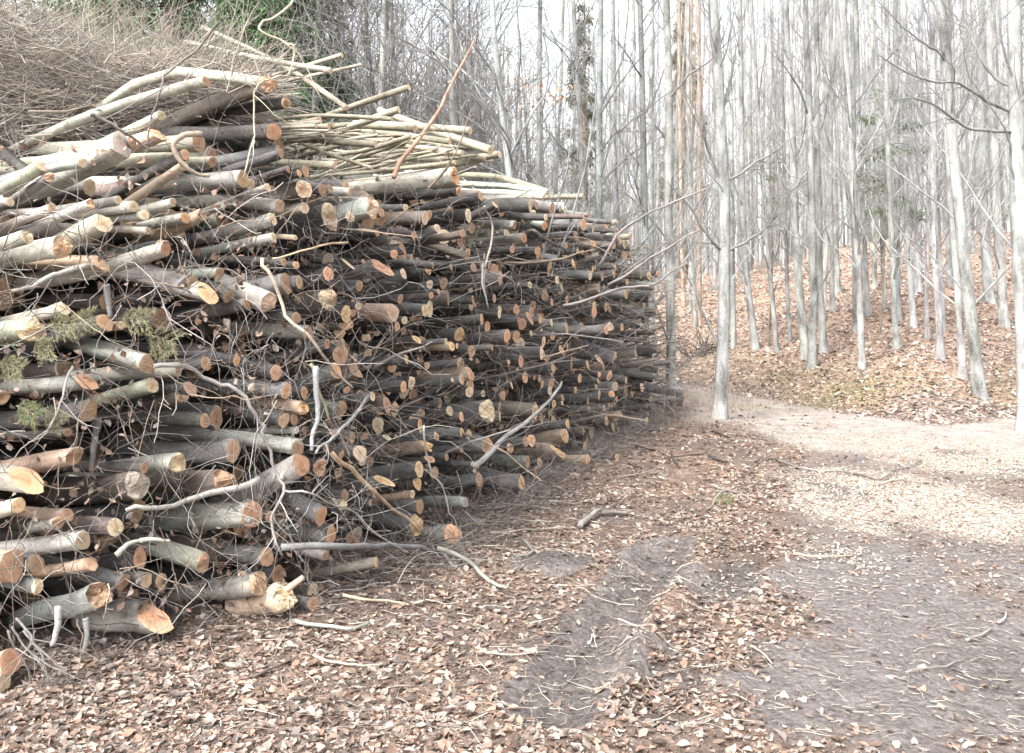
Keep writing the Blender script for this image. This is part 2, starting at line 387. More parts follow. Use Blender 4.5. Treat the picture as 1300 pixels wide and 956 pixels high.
def log_arrays(tip, back, L, r0, r1, seg=14, K=9, bend=.03, tilt=None, torn=0.0, bark='g', cut='o'):
    """tip and back in world coordinates; returns bark (V,Q,lc,tint) and cut (V,T,lc,tint), relative to tip"""
    back = back / np.linalg.norm(back)
    side = nrm(np.cross(back, [0, 0, 1.])); up = np.cross(side, back)
    t = np.concatenate([[0, .012], np.linspace(.06, 1, K - 2)])
    ph = rng.uniform(0, 6.28, 4)
    bx = bend * (np.sin(np.pi * t) * np.sin(ph[0]) + .5 * np.sin(2 * np.pi * t) * np.sin(ph[1] * 2)); bz = bend * (np.sin(np.pi * t) * np.cos(ph[1]) + .5 * np.sin(2 * np.pi * t) * np.sin(ph[0] * 3))
    C = back * (t * L)[:, None] + side * (bx * L)[:, None] + up * (bz * L)[:, None]
    th = np.arange(seg) * 2 * np.pi / seg
    ecc = 1 + .07 * np.sin(2 * th + ph[2]) + .05 * np.sin(3 * th + ph[3]) + .03 * rng.normal(0, 1, seg)
    rt = r0 + (r1 - r0) * t
    rad = rt[:, None] * ecc[None, :] * (1 + .035 * rng.normal(0, 1, (K, seg)))
    rad[1] = rad[0] * 1.0
    if rng.random() < .35:      # a swelling or knot
        k = rng.integers(2, min(6, K)); rad[k] *= 1.12
    cs, sn = np.cos(th), np.sin(th)
    VV = C[:, None, :] + side * (rad * cs)[..., None] + up * (rad * sn)[..., None]
    if tilt is None: tilt = rng.normal(0, .11, 2)
    sh = -(rad[0] * cs * tilt[0] + rad[0] * sn * tilt[1])
    sh = sh - sh.min() * .0
    VV[0] += back * sh[:, None]; VV[1] += back * (sh[:, None] + .002)
    off = rng.uniform(0, 40, 3)
    LC = np.stack([rad * cs, rad * sn, np.broadcast_to((t * L)[:, None], rad.shape)], -1) + off
    k = np.arange(K - 1)[:, None]; s = np.arange(seg)[None, :]; s2 = (s + 1) % seg
    QB = np.stack([k * seg + s, k * seg + s2, (k + 1) * seg + s2, (k + 1) * seg + s], -1).reshape(-1, 4)
    e = (K - 1) * seg; i = np.arange(1, seg - 1)
    TB = np.stack([e + 0 * i, e + i, e + i + 1], -1)
    # cut face: rim, two rings and the middle
    rings = [1.0, .9, .55, .0] if not torn else [1.0, .86, .6, .34, .0]
    nr = len(rings)
    cv = []; cl = []
    tq = rng.uniform(0, 1, 3)
    for q, f in enumerate(rings):
        m_ = seg if f > 0 else 1
        rim = VV[0]
        ctr = VV[0].mean(0)
        pv = ctr + (rim - ctr) * f if f > 0 else ctr[None, :]
        if f < 1:
            dz = -.012 * r0 / .08 * (f < .9)
            pv = pv - back * (0.0015 + 0 * dz)
            if torn: pv = pv - back * (torn * r0 * (1.2 * np.sin(pv @ side * 2.6 / r0 + tq[0] * 9) + 1.2 * np.sin(pv @ up * 3.1 / r0 + tq[1] * 9) + .5 + .5 * rng.normal(0, 1, len(pv))))[:, None]
        cv.append(pv)
        x = (cs if f > 0 else np.array([0.])) * f; y = (sn if f > 0 else np.array([0.])) * f
        cl.append(np.stack([x, y, x * 0], -1))
    CV = np.concatenate(cv); CL = np.concatenate(cl)
    CL[:, 2] = rng.uniform(0, 60)
    QC = []
    for q in range(nr - 2):
        QC.append(np.stack([q * seg + s[0], (q + 1) * seg + s[0], (q + 1) * seg + s2[0], q * seg + s2[0]], -1))
    QC = np.concatenate(QC)
    TC = np.stack([(nr - 2) * seg + s[0], np.full(seg, (nr - 1) * seg), (nr - 2) * seg + s2[0]], -1)
    bt = np.array(BARKS[bark]) * rng.uniform(.8, 1.2) * (1 + rng.normal(0, .03, 3))
    ct = np.array(CUTS[cut]) * rng.uniform(.62, 1.08) * (1 + rng.normal(0, .03, 3))
    BT = np.tile(bt, (K * seg, 1))
    return VV.reshape(-1, 3), QB, TB, LC.reshape(-1, 3), BT, CV, QC, TC, CL, np.tile(ct, (len(CV), 1)), C, rt

def stub_arrays(C, rt, n, r0):
    out = []
    for _ in range(n):
        k = rng.integers(2, len(C) - 3)
        d = nrm(np.array([rng.normal(0, .7), rng.normal(-.4, .6), rng.normal(.4, .8)]) - .5 * nrm(C[k + 1] - C[k]))
        l = rng.uniform(.04, .16); rr = rt[k] * rng.uniform(.18, .32)
        P = np.stack([C[k], C[k] + d * (rt[k] + l * .5), C[k] + d * (rt[k] + l)])
        out.append((P, np.array([rr * 1.3, rr, rr * .8])))
    return out

def make_log(tip, back, L, r0, r1, label, group, cut, bark, tilt=None, torn=0, bend=.03, seg=14, K=9, stubs=0, extra=None):
    VB, QB, TB, LC, BT, CV, QC, TC, CL, CT, C, rt = log_arrays(tip, back, L, r0, r1, seg, K, bend, tilt, torn, bark, cut)
    o = put('log', new_mesh('log', VB, [QB, TB], [M_RIDGED if bark == 'r' else M_BARK], tint=BT, lc=LC), loc=tuple(tip), label=label, cat='log', group=group)
    put('cut_face', new_mesh('cut_face', CV, [QC, TC], [M_CUT], tint=CT, lc=CL, smooth=not torn), parent=o)
    for (P, R) in stub_arrays(C, rt, stubs, r0) + (extra or []):
        tv, tq, tl, N, K_, sg = tubes(P[None], R[None], 7)
        a_, b_ = endcaps(N, K_, sg)
        put('branch_stub', new_mesh('branch_stub', tv, [tq, b_], [M_BARK], tint=np.array(BT[0]), lc=tl), parent=o)
    return o

# ------------------------------------------------------------------ logs read off the photograph
TILES = {'A': (0, 0), 'B': (320, 0), 'C': (0, 230), 'D': (320, 230), 'E': (0, 460), 'G': (320, 460), 'H': (0, 640), 'I': (320, 640), 'R': (600, 150), 'S': (600, 380)}
# tile, end x, end y, radius, back x, back y (enlarged by 3.824), cut, bark, flags (t torn, T very torn, q oblique cut, k stubs, b bent), landmark name
HERO = """
A 200 805 32 0 940 c o - |cream-cut log at the brushwood edge
A 590 700 62 240 940 g l b |stout curved log with flat grey cut
B 80 410 46 A700,640 b r t |rough log with torn orange end on top
A 1262 400 28 430 600 c w b |long smooth pale log under the brushwood
A 1000 395 26 0 790 b l -
A 785 560 25 600 640 c l -
A 765 650 38 640 690 o t q |debarked orange chunk of log
A 900 750 26 570 910 o d -
A 885 808 22 660 950 c t b
A 1180 870 42 830 860 y l - |pale log beside the hooked branch
A 640 690 24 440 770 b g t
A 400 790 26 60 900 c l -
A 240 860 26 80 940 b g t
B 140 745 28 0 790 o g - |grey log with bright orange round cut
B 175 822 20 40 860 o d -
B 230 842 20 160 870 o d -
B 75 910 22 0 940 c w -
D 250 40 48 D0,110 c r t |furrowed grey log with ragged cream end
B 340 920 28 260 910 b g -
B 105 640 42 0 640 o d -
B 165 500 30 50 540 b d t
B 985 855 46 600 893 o w tk |whitish hollow log with torn orange end
C 575 95 24 260 150 c l -
C 650 122 28 370 175 c w -
C 700 165 28 550 190 c l -
C 840 102 23 700 130 c w -
C 500 205 48 300 300 c w - |whitish log with broad ringed cream cut
C 300 320 54 0 420 y w t |thick yellowish log with cracked end
C 805 325 36 350 345 o w b |whitish log with square orange cut
D 210 275 14 C840,355 c t b
D 100 185 30 C970,250 c l -
D 105 275 24 C1000,330 c l -
C 490 400 38 300 405 b t q |peeled log with oblique brown cut
C 1065 445 27 700 392 b l b
C 1005 545 50 250 470 o l qb |long mottled log with pale splinter
C 935 490 32 800 520 b d -
C 310 620 30 0 622 c w q
C 150 720 62 0 722 c o t |big greenish log with broken cream end
C 510 685 42 240 830 o g b |grey crooked log tilted upward
C 590 700 24 540 740 c t t
C 50 100 24 0 140 c l -
C 250 130 24 100 170 c w -
C 440 110 26 330 160 o l t
C 130 270 34 0 310 c w t
C 720 240 20 560 260 c w -
C 900 180 28 760 200 o l -
C 980 165 32 900 190 b t t
D 270 735 31 C820,750 b l b |straight grey log above the fir twigs
D 115 930 36 C960,930 o d - 
C 1000 885 36 930 885 o d -
C 1150 872 26 1090 872 o d -
E 420 95 44 20 130 o l q |grey-green log with long oblique orange cut
C 1110 560 34 1010 480 b d -
C 1200 600 32 1090 640 o g -
D 135 120 30 D0,130 b l -
D 255 130 30 130 150 c w -
D 375 175 66 130 270 c d t |thick dark log with large cream cut
D 475 175 28 420 180 c g -
D 840 180 34 700 190 c r -
D 860 165 24 800 165 b d -
D 900 228 22 790 275 c g -
D 1050 165 32 870 205 c d - |high dark log with notched cream cut
D 1110 75 24 870 135 b d -
D 1180 115 17 990 235 o d -
D 1000 50 22 650 85 o d t
D 690 355 24 510 385 o d -
D 632 420 42 430 445 o g q |grey log with tall oblique orange cut
D 465 400 34 320 430 c d q
D 370 450 38 240 490 o d -
D 735 450 26 590 515 c g -
D 165 495 50 0 540 b g - |large log with brown ringed cut
D 230 490 32 180 495 b d -
D 365 575 52 220 650 c g T |splintered pale log with cream end
D 80 585 50 0 560 c l t
D 720 572 26 600 570 b d -
D 515 608 20 470 620 c d -
D 457 645 40 340 645 y d - 
D 685 640 40 590 635 c t - |peeled tan log with cream cut
D 840 628 30 710 626 y g -
D 740 676 19 690 676 c d -
D 705 706 24 660 706 y d -
D 678 714 20 640 714 c d -
D 215 665 30 120 665 b d -
D 870 555 18 790 560 o d -
D 905 537 14 860 537 o d -
D 365 790 25 200 812 o g -
D 430 845 50 60 840 o d - |long dark log with broad orange cut
D 405 920 40 260 955 o g -
D 500 920 38 440 920 b t q
D 940 775 13 580 805 c g b
D 970 802 23 830 820 y t -
D 750 865 24 540 882 y g -
D 1005 880 22 870 876 c g -
D 1075 420 22 1030 420 b d -
D 1200 625 20 1150 625 c d -
D 800 768 22 770 768 y d q
D 540 390 14 500 390 o d -
D 215 408 20 180 408 o d -
D 155 395 22 100 400 o d -
D 730 335 20 700 335 o d q
D 605 250 22 520 260 b d t
D 785 262 22 740 262 b d -
D 1175 570 20 1120 575 o d -
D 995 800 14 960 800 y d -
D 850 895 20 800 895 b d -
E 740 112 36 450 160 c o k |olive log with round cream cut
E 430 235 54 260 240 b d - |dark log with large brown round cut
E 925 130 36 870 110 b d q
E 880 165 32 510 250 b r T
E 995 285 36 700 262 o d - |dark log above the deep gap
E 330 340 22 280 340 b d -
E 360 455 46 0 445 b t t |light brown log with broken end
E 130 570 64 0 565 o w q |whitish log with oblique orange cut
E 88 695 36 0 702 y w -
E 665 595 66 110 612 g r t |ridged dark log with grey-white cut
E 330 740 30 270 735 b t q
E 285 775 36 0 770 b w tb |white-barked bent log with broken tip
E 405 865 46 0 880 c w - |pale log with smooth cream cut
E 1080 575 56 740 630 b r T |hollow rotten end of brown log
E 1225 740 60 820 775 o l k |pale grey-green log with round orange cut
E 700 510 28 640 510 b d -
E 15 170 34 0 170 b g t
E 560 800 44 400 840 c r b
H 60 300 74 -120 300 o t - |very thick log end with pale orange cut
H 175 290 46 100 290 b d -
H 182 400 38 60 395 c g t |small log with square pale cut
H 480 440 66 80 565 b l Tk |knotty burl-ended log on two stubs
H 735 545 74 450 535 o l Q |log with oblique cut on leaves
I 30 385 58 H830,485 b l tb |curved pale log with brown end
I 150 450 70 30 470 c t T |short block with broken pale cut
H 985 285 46 830 275 b l t
I 70 255 50 H1050,250 o d -
H 55 760 64 -90 775 o t - |ground log at the near corner
H 15 870 50 -100 875 c t -
H 440 290 34 340 295 b t q
H 600 380 40 480 360 b g -
G 165 140 40 0 125 o g - |dark grey log with neat orange cut
G 735 118 28 520 100 o g -
G 245 222 34 180 210 y t t
G 155 282 38 0 265 y d -
G 205 280 28 160 280 b d -
G 425 240 40 340 232 b g -
G 612 306 40 480 292 c d - |dark log with bright cream oval cut
G 815 298 24 640 300 o d -
G 820 325 18 780 325 c d -
G 1018 80 27 830 112 c g -
G 972 85 12 750 195 c g -
G 1055 145 28 930 142 c g -
G 960 236 24 830 268 c d -
G 1017 266 25 830 305 o d -
G 1140 235 58 1020 240 c g t |thick grey log with bright cream cut
G 1060 60 32 1010 60 b t t
G 1052 350 24 1000 350 c d -
G 215 330 18 0 345 g l -
G 222 412 40 0 402 b l -
G 240 497 54 0 560 o l kb |forked pale log with bright orange cut
G 328 510 42 270 515 b d t
G 362 415 26 300 420 b d -
G 432 452 28 370 452 o d -
G 525 442 42 420 430 c g - |grey log with ringed cream cut
G 655 365 18 560 385 c g q
G 1018 340 20 880 352 y g -
G 895 360 24 740 392 o g -
G 845 405 30 600 440 y t Tq |split orange-yellow log beside the long pole
G 1132 405 32 980 395 b g -
G 1018 425 17 860 432 b g -
G 1245 412 19 1180 412 y d -
G 862 470 22 770 490 o d q
G 812 520 38 540 545 y g - |low slate-grey log with tan cut
G 880 538 26 830 540 b d -
G 640 575 34 290 612 y g Q |low grey log with long oblique cut
G 800 585 36 640 602 y d t
G 1100 565 27 850 612 b g b
G 1072 495 15 900 482 c g -
S 268 792 30 60 772 o l - |pale log jutting out low down
G 450 645 30 300 640 b d -
G 595 635 24 480 640 o d -
G 575 682 18 540 682 b d -
G 440 695 26 390 690 c t T
G 815 700 36 620 672 b g -
G 1035 680 28 840 680 g l -
G 1122 780 20 850 752 g g -
G 795 790 50 450 730 y g t |stout grey log near the ground
G 975 840 56 620 895 o l - |pale grey-olive log jutting onto the leaves
G 335 748 50 0 660 o g b |grey log with split orange cut
G 385 835 44 60 800 o g -
G 780 640 20 700 640 c t -
G 460 135 20 420 135 o d -
G 945 460 20 900 460 b d -
G 90 750 30 0 745 b d -
R 205 520 22 100 520 o l -
R 350 522 22 230 520 o l - |light grey log high on far pile
R 250 582 22 0 590 o o -
R 500 570 25 260 582 b g -
R 365 360 14 0 300 c w -
R 345 382 15 80 350 c w -
R 375 715 28 200 700 y d -
R 610 662 14 510 682 c w b
R 278 810 18 60 832 c d -
R 410 785 20 210 778 c d -
R 432 820 18 240 832 c g -
R 458 880 20 380 882 o d -
R 615 825 21 480 820 y t - |tan log behind the bare branches
R 350 860 30 120 880 b d -
R 105 875 22 60 875 o d -
R 385 895 18 340 895 o d -
R 212 930 26 160 930 o d -
R 590 912 22 530 912 y d -
R 650 918 24 610 918 b d -
R 830 905 14 620 895 c w - |slender whitish log reaching farthest out
R 130 950 24 90 950 c d -
R 490 710 24 440 710 o d t
S 590 60 28 380 70 o d -
S 812 108 18 580 90 g l - |pale grey log poking out at far end
S 345 205 26 300 205 c d -
S 430 245 21 400 245 y d -
S 720 212 18 500 205 g g -
S 792 262 22 690 270 g l -
S 792 228 14 660 244 g l -
S 480 315 38 430 315 b d - |far dark log with big brown cut
S 685 290 34 550 250 b g t
S 612 290 20 490 278 c d q
S 558 318 22 440 310 y d -
S 635 325 17 570 325 y t -
S 235 300 32 190 300 b d -
S 175 305 14 20 315 o d -
S 392 335 23 250 330 y g -
S 255 378 30 30 372 o d - |dark log beyond the thick grey one
S 325 385 19 290 385 y d -
S 190 418 18 150 418 y d -
S 520 385 22 430 385 y d -
S 610 395 17 540 410 y d -
S 600 420 19 560 425 c d -
S 375 445 22 200 465 c d - |dark log beside the leaning branch top
S 615 465 22 470 465 y g -
S 560 495 18 480 495 o d -
S 395 508 22 350 508 y d -
S 565 535 18 430 545 b g -
S 650 590 25 480 592 b g -
S 462 605 24 270 625 y g - |far low grey log with yellowish cut
S 930 552 13 720 500 d1 g -
S 812 598 18 730 592 g g -
S 845 520 12 700 525 g g -
S 682 622 22 640 622 y d -
S 447 660 34 330 678 y t -
S 285 685 30 240 690 o d -
S 257 690 28 60 702 o g -
S 70 710 38 0 705 o g - |grey log at the leaning branch foot
S 180 725 26 70 735 b g -
S 410 740 34 290 740 y t Tq
S 545 715 24 500 715 y d -
S 582 745 17 410 756 g g -
S 560 780 26 520 780 o t -
S 702 770 22 580 775 y d -
S 325 795 26 290 795 b d -
S 308 828 20 280 828 b d -
S 32 880 34 0 880 o d -
S 915 632 10 800 632 g g -
S 130 520 20 80 520 b d -
S 500 440 16 450 440 y d -
S 460 230 18 420 230 o d -
S 300 380 12 250 380 o d -
S 720 560 16 690 560 c t t
"""
logs = []      # dict(tip, back, L, r, uv, name, cut, bark)
for line in HERO.strip().split('\n'):
    body, _, name = line.partition('|')
    f = body.split()
    ox, oy = TILES[f[0]]; k = 3.824
    u, v, r = ox + float(f[1]) / k, oy + float(f[2]) / k, float(f[3]) / k
    if ',' in f[4]:
        tl = f[4][0]; ox2, oy2 = TILES[tl]; bx_, by_ = f[4][1:].split(','); rest = f[5:]
    else:
        ox2, oy2 = ox, oy; bx_, by_ = f[4], f[5]; rest = f[6:]
    u2, v2 = ox2 + float(bx_) / k, oy2 + float(by_) / k
    cut = rest[0][0] if rest[0][0] in CUTS else 'g'
    logs.append(dict(u=u, v=v, rp=r, u2=u2, v2=v2, cut=cut, bark=rest[1], fl=rest[2] if len(rest) > 2 else '-', name=name.strip(), hero=True))

for g in logs:
    prot = rng.uniform(-.03, .05)
    d = face_depth(g['u'], g['v'], prot)
    r = g['rp'] / F * d
    p = pix(g['u'], g['v'], d)
    low = float(height(p[0], p[1])) + r * .9
    if p[2] < low:
        d = (CH - low) * F / (g['v'] - HV); p = pix(g['u'], g['v'], d); r = g['rp'] / F * d
    yaw = rng.normal(0, .07); c_, s_ = math.cos(yaw), math.sin(yaw)
    bx, by = BDIR[0] * c_ - BDIR[1] * s_, BDIR[0] * s_ + BDIR[1] * c_
    a2 = (g['u2'] - CU) / F; den = bx - a2 * by
    s = (a2 * p[1] - p[0]) / den if abs(den) > 1e-4 else 0
    g['vis'] = max(s, .1)
    if s > .1:
        z2 = CH - (g['v2'] - HV) / F * (p[1] + s * by); tz = (z2 - p[2]) / s
        tz = float(np.clip(tz, -.75, .55))
    else: tz = rng.normal(-.02, .05)
    L = rng.uniform(2.0, 2.8)
    if g['name'].startswith('short block'): L = .34
    if g['name'].startswith('debarked'): L = .5
    r1 = r * rng.uniform(.75, .98)
    if tz < 0:
        L = min(L, max((p[2] - r) / -tz * 1.02, g['vis'] * 1.05, .5))
    g.update(tip=p, back=np.array([bx, by, tz]), L=L, r=r, r1=r1, d=d)

# neighbours that fill the face between them
VT = ([-60, 0, 100, 200, 300, 330, 400, 450, 560, 640, 740, 790, 812, 835, 860], [240, 240, 232, 205, 170, 150, 205, 235, 232, 245, 275, 300, 380, 500, 540])
def face_xy(s):       # plan position of the face line
    a = np.where(s >= 0, P0[0] + DIR[0] * s, P0[0] - (-s) * .78); b_ = np.where(s >= 0, P0[1] + DIR[1] * s, P0[1] - (-s) * .62)
    return a, b_
caps = []
for g in logs:
    q = g['tip'] + g['back'] * min(g['vis'], 1.6)
    uu, vv = proj(q); caps.append((g['u'], g['v'], uu, vv, g['rp'], g['tip'][1], q[1]))
caps = np.array(caps)
def blocks(p, r, bk):
    """does a log with its end at p hide the visible length of one that was read off the photo"""
    for t in (0, .12, .3, .6, 1.0):
        q = p + bk * t
        if q[1] < .5: return True
        u, v = proj(q); rp = r / q[1] * F
        dx = caps[:, 2] - caps[:, 0]; dy = caps[:, 3] - caps[:, 1]; LL = np.maximum(dx * dx + dy * dy, 1)
        tt = np.clip(((u - caps[:, 0]) * dx + (v - caps[:, 1]) * dy) / LL, 0, 1)
        dist = np.hypot(u - caps[:, 0] - tt * dx, v - caps[:, 1] - tt * dy)
        dd = caps[:, 5] + (caps[:, 6] - caps[:, 5]) * tt
        if np.any((dist < (rp * .75 + caps[:, 4])) & (q[1] < dd + .04)): return True
    return False
placed = []      # s, z, r on the face
def to_s(p):
    w = (p[0] - P0[0]) * DIR[0] + (p[1] - P0[1]) * DIR[1]
    return w
for g in logs: placed.append((to_s(g['tip']), g['tip'][2], g['r']))
placed = np.array(placed)
radii = np.sort(np.clip(rng.lognormal(math.log(.047), .32, 4600), .03, .072))[::-1]
extra = []
arr = np.zeros((12000, 3)); arr[:len(placed)] = placed; na = len(placed)
for r in radii:
    for _ in range(3):
        s = rng.uniform(-2.6, 11.9); z = rng.uniform(r, 3.1)
        w = s * .845 if s < 0 else s
        d2 = (arr[:na, 0] - w) ** 2 + (arr[:na, 1] - z) ** 2
        if np.any(d2 < (arr[:na, 2] + r) ** 2 * (1.28 if s < 3.5 else 1.05)): continue
        if fbm(np.array(s * 1.1), np.array(z * 2.0), 63, 3) > .56 and z < 2.6: continue
        x, y = face_xy(s); x = x - NORM[0] * LEAN * z; y = y - NORM[1] * LEAN * z
        u, v = proj(np.array([x, y, z]))
        if v < np.interp(u, *VT) or u < -90: continue
        if s > 9.5 and rng.random() < (s - 9.5) / 2.5: continue
        yaw = rng.normal(0, .12); c_, s_ = math.cos(yaw), math.sin(yaw)
        bk = np.array([BDIR[0] * c_ - BDIR[1] * s_, BDIR[0] * s_ + BDIR[1] * c_, -(CH - z) / max(y, 3) * .46 * .6 + rng.normal(0, .09)])
        pr0 = ((rng.uniform(-.3, .22) if rng.random() < .6 else rng.uniform(-.85, -.35)) if rng.random() > .14 or s < 4 else rng.uniform(.15, .5)) if s > 0 else rng.uniform(-.25, .0)
        ok = False
        for pr in (pr0, pr0 - .15, pr0 - .35, pr0 - .6, pr0 - .9):
            p = np.array([x + NORM[0] * pr, y + NORM[1] * pr, z])
            if not blocks(p, r, bk): ok = True; break
        if not ok: continue
        uq, vq = proj(p)
        if uq < 430 and rng.random() < np.interp(uq, [330, 430], [.62, 0]) * (1.0 if vq > 330 else .5): continue
        if 470 < uq < 660 and 285 < vq < 430 and rng.random() < .75: continue
        if (20 < uq < 330 and 380 < vq < 470) or (85 < uq < 420 and 520 < vq < 605):
            if rng.random() < .6: continue
        arr[na] = (w, z, r); na += 1
        uu, vv = proj(p)
        if uu < -60: break
        lightp = np.clip((430 - uu) / 400, 0, 1) * .5 + np.clip((330 - vv) / 120, 0, 1) * .5  # chance of pale bark: light on top and near left painted into colour
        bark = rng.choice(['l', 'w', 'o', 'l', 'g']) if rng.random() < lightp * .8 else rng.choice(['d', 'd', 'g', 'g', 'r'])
        cut = rng.choice(['o', 'b', 'b', 'y', 'c', 'o', 'c'])
        tz = bk[2]; L = rng.uniform(1.6, 2.4)
        if tz < 0: L = min(L, max((z - r * .7) / -tz, .5))
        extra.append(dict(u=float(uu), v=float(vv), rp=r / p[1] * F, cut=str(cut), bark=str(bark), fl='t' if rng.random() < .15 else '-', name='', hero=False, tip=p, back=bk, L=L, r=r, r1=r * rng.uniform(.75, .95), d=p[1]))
        break
extra.sort(key=lambda g: -g['rp'] + (100 if not (0 <= g['u'] <= 1300 and g['v'] < 900) else 0))
NL = max(0, 300 - len(logs))
single = logs + extra[:NL]; mass = extra[NL:]
print('heroes', len(logs), 'extra', len(extra), 'mass', len(mass))

# labels: each log is named after its own look and the landmark log nearest to it
marks = [g for g in logs if g['name']]
MS = {}
def short(n):
    return n.replace('with ', 'with ')
def sizew(rp, d):
    r = rp * d / F
    return 'thin' if r < .035 else 'slim' if r < .048 else 'medium' if r < .062 else 'thick'
def dirword(du, dv):
    a = math.degrees(math.atan2(-dv, du)) % 360
    return ['right of', 'upper-right of', 'above', 'upper-left of', 'left of', 'lower-left of', 'below', 'lower-right of'][int((a + 22.5) // 45) % 8]
ORD = ['', 'second ', 'third ', 'fourth ', 'fifth ', 'sixth ', 'seventh ', 'eighth ', 'ninth ', 'tenth ', 'eleventh ', 'twelfth ', 'thirteenth ', 'fourteenth ', 'fifteenth ', 'sixteenth ', 'seventeenth ', 'eighteenth ', 'nineteenth ', 'twentieth ']
def trim(words, n):
    w = words.split()
    return ' '.join(w[:n])
seen = {}
for g in sorted(single, key=lambda g: (g['u'] - 0) * 0 + (min((math.hypot(g['u'] - m_['u'], g['v'] - m_['v']) for m_ in marks)))):
    if g['name']:
        g['label'] = g['name']; continue
    m_ = min(marks, key=lambda q: math.hypot(g['u'] - q['u'], g['v'] - q['v']))
    torn = 'torn' if 't' in g['fl'].lower() else 'oblique' if 'q' in g['fl'] else ''
    look = f"{sizew(g['rp'], g['d'])} {BARKW[g['bark']]} log, {(torn + ' ') if torn else ''}{CUTW[g['cut']]} cut,"
    rel = f"{dirword(g['u'] - m_['u'], g['v'] - m_['v'])} the {m_['name']}"
    key = look + rel; n = seen.get(key, 0); seen[key] = n + 1
    lab = f"{ORD[min(n, 19)]}{look} {rel}"
    for a_, b_ in (('torn ', ''), ('medium ', ''), (' log,', ','), (' cut,', ',')):
        if len(lab.split()) > 16: lab = lab.replace(a_, b_, 1)
    lab = ' '.join(lab.split()[:16])
    g['label'] = lab
from collections import Counter
cnt = Counter(g['label'] for g in single); used = {}
for g in single:
    if cnt[g['label']] > 1:
        n = used.get(g['label'], 0); used[g['label']] = n + 1
        if n: g['label'] = ' '.join((ORD[min(n, 19)] + g['label']).split()[:16])

for g in single:
    fl = g['fl']
    tilt = None
    if 'q' in fl: tilt = (rng.normal(.1, .2), -rng.uniform(.7, 1.1))
    if 'Q' in fl: tilt = (.2, -1.5)
    near = g['rp'] > 9
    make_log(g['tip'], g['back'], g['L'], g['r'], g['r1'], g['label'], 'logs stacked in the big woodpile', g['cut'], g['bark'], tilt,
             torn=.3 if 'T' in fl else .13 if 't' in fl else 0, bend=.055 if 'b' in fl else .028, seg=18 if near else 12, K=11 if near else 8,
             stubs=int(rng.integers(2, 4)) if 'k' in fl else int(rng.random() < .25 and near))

def merged_logs(name, items, label, seg=9, K=6, dim=1.0):
    BV, BQ, BT3, BL, BC = [], [], [], [], []; CV_, CQ, CT3, CL_, CC = [], [], [], [], []; nb = 0; nc = 0
    for g in items:
        VB, QB, TB, LC, BT, CV, QC, TC, CL, CT, C, rt = log_arrays(g['tip'], g['back'], g['L'], g['r'], g['r1'], seg, K, .02, None, 0, g['bark'], g['cut'])
        BV.append(VB + g['tip']); BQ.append(QB + nb); BT3.append(TB + nb); BL.append(LC); BC.append(BT); nb += len(VB)
        CV_.append(CV + g['tip']); CQ.append(QC + nc); CT3.append(TC + nc); CL_.append(CL); CC.append(CT); nc += len(CV)
    Vv = np.concatenate(BV + CV_); 
    faces = [np.concatenate(BQ), np.concatenate(BT3), np.concatenate(CQ) + nb, np.concatenate(CT3) + nb]
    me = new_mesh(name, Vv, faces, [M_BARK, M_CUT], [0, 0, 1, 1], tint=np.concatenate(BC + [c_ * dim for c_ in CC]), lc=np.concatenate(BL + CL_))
    return put(name, me, kind='stuff', label=label)
merged_logs('small_logs', mass, 'many small dark log ends packed between the larger logs of the pile')

# logs lying deeper in, behind the ends of the first row
deep = []
da = []
for r in np.sort(rng.uniform(.035, .085, 2600))[::-1]:
    s = rng.uniform(-3.4, 11.2); z = rng.uniform(r, 2.9)
    w = s * .845 if s < 0 else s
    if da:
        A_ = np.array(da)
        if np.any((A_[:, 0] - w) ** 2 + (A_[:, 1] - z) ** 2 < (A_[:, 2] + r) ** 2 * .8): continue
    x, y = face_xy(s); pr = -rng.uniform(.45, .95)
    uq, vq = proj(np.array([x, y, z]))
    if (20 < uq < 330 and 380 < vq < 480) or (85 < uq < 430 and 515 < vq < 610) or (470 < uq < 660 and 290 < vq < 440): pr -= .55
    if rng.random() < .25: continue
    p = np.array([x + NORM[0] * (pr - LEAN * z), y + NORM[1] * (pr - LEAN * z), z])
    u, v = proj(p)
    if v < np.interp(u, *VT) + 12: continue
    bk = np.array([BDIR[0], BDIR[1], rng.normal(0, .05)])
    if blocks(p, r, bk): 
        p = p + bk * .6
        if blocks(p, r, bk): continue
    da.append((w, z, r))
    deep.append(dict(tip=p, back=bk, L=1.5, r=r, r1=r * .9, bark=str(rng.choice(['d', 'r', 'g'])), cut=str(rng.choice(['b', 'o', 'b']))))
merged_logs('inner_logs', deep, 'dark inner logs seen in the gaps of the woodpile', seg=8, K=5, dim=.6)  # cut faces dimmed: shade of the gaps put into their colour
print('deep', len(deep))

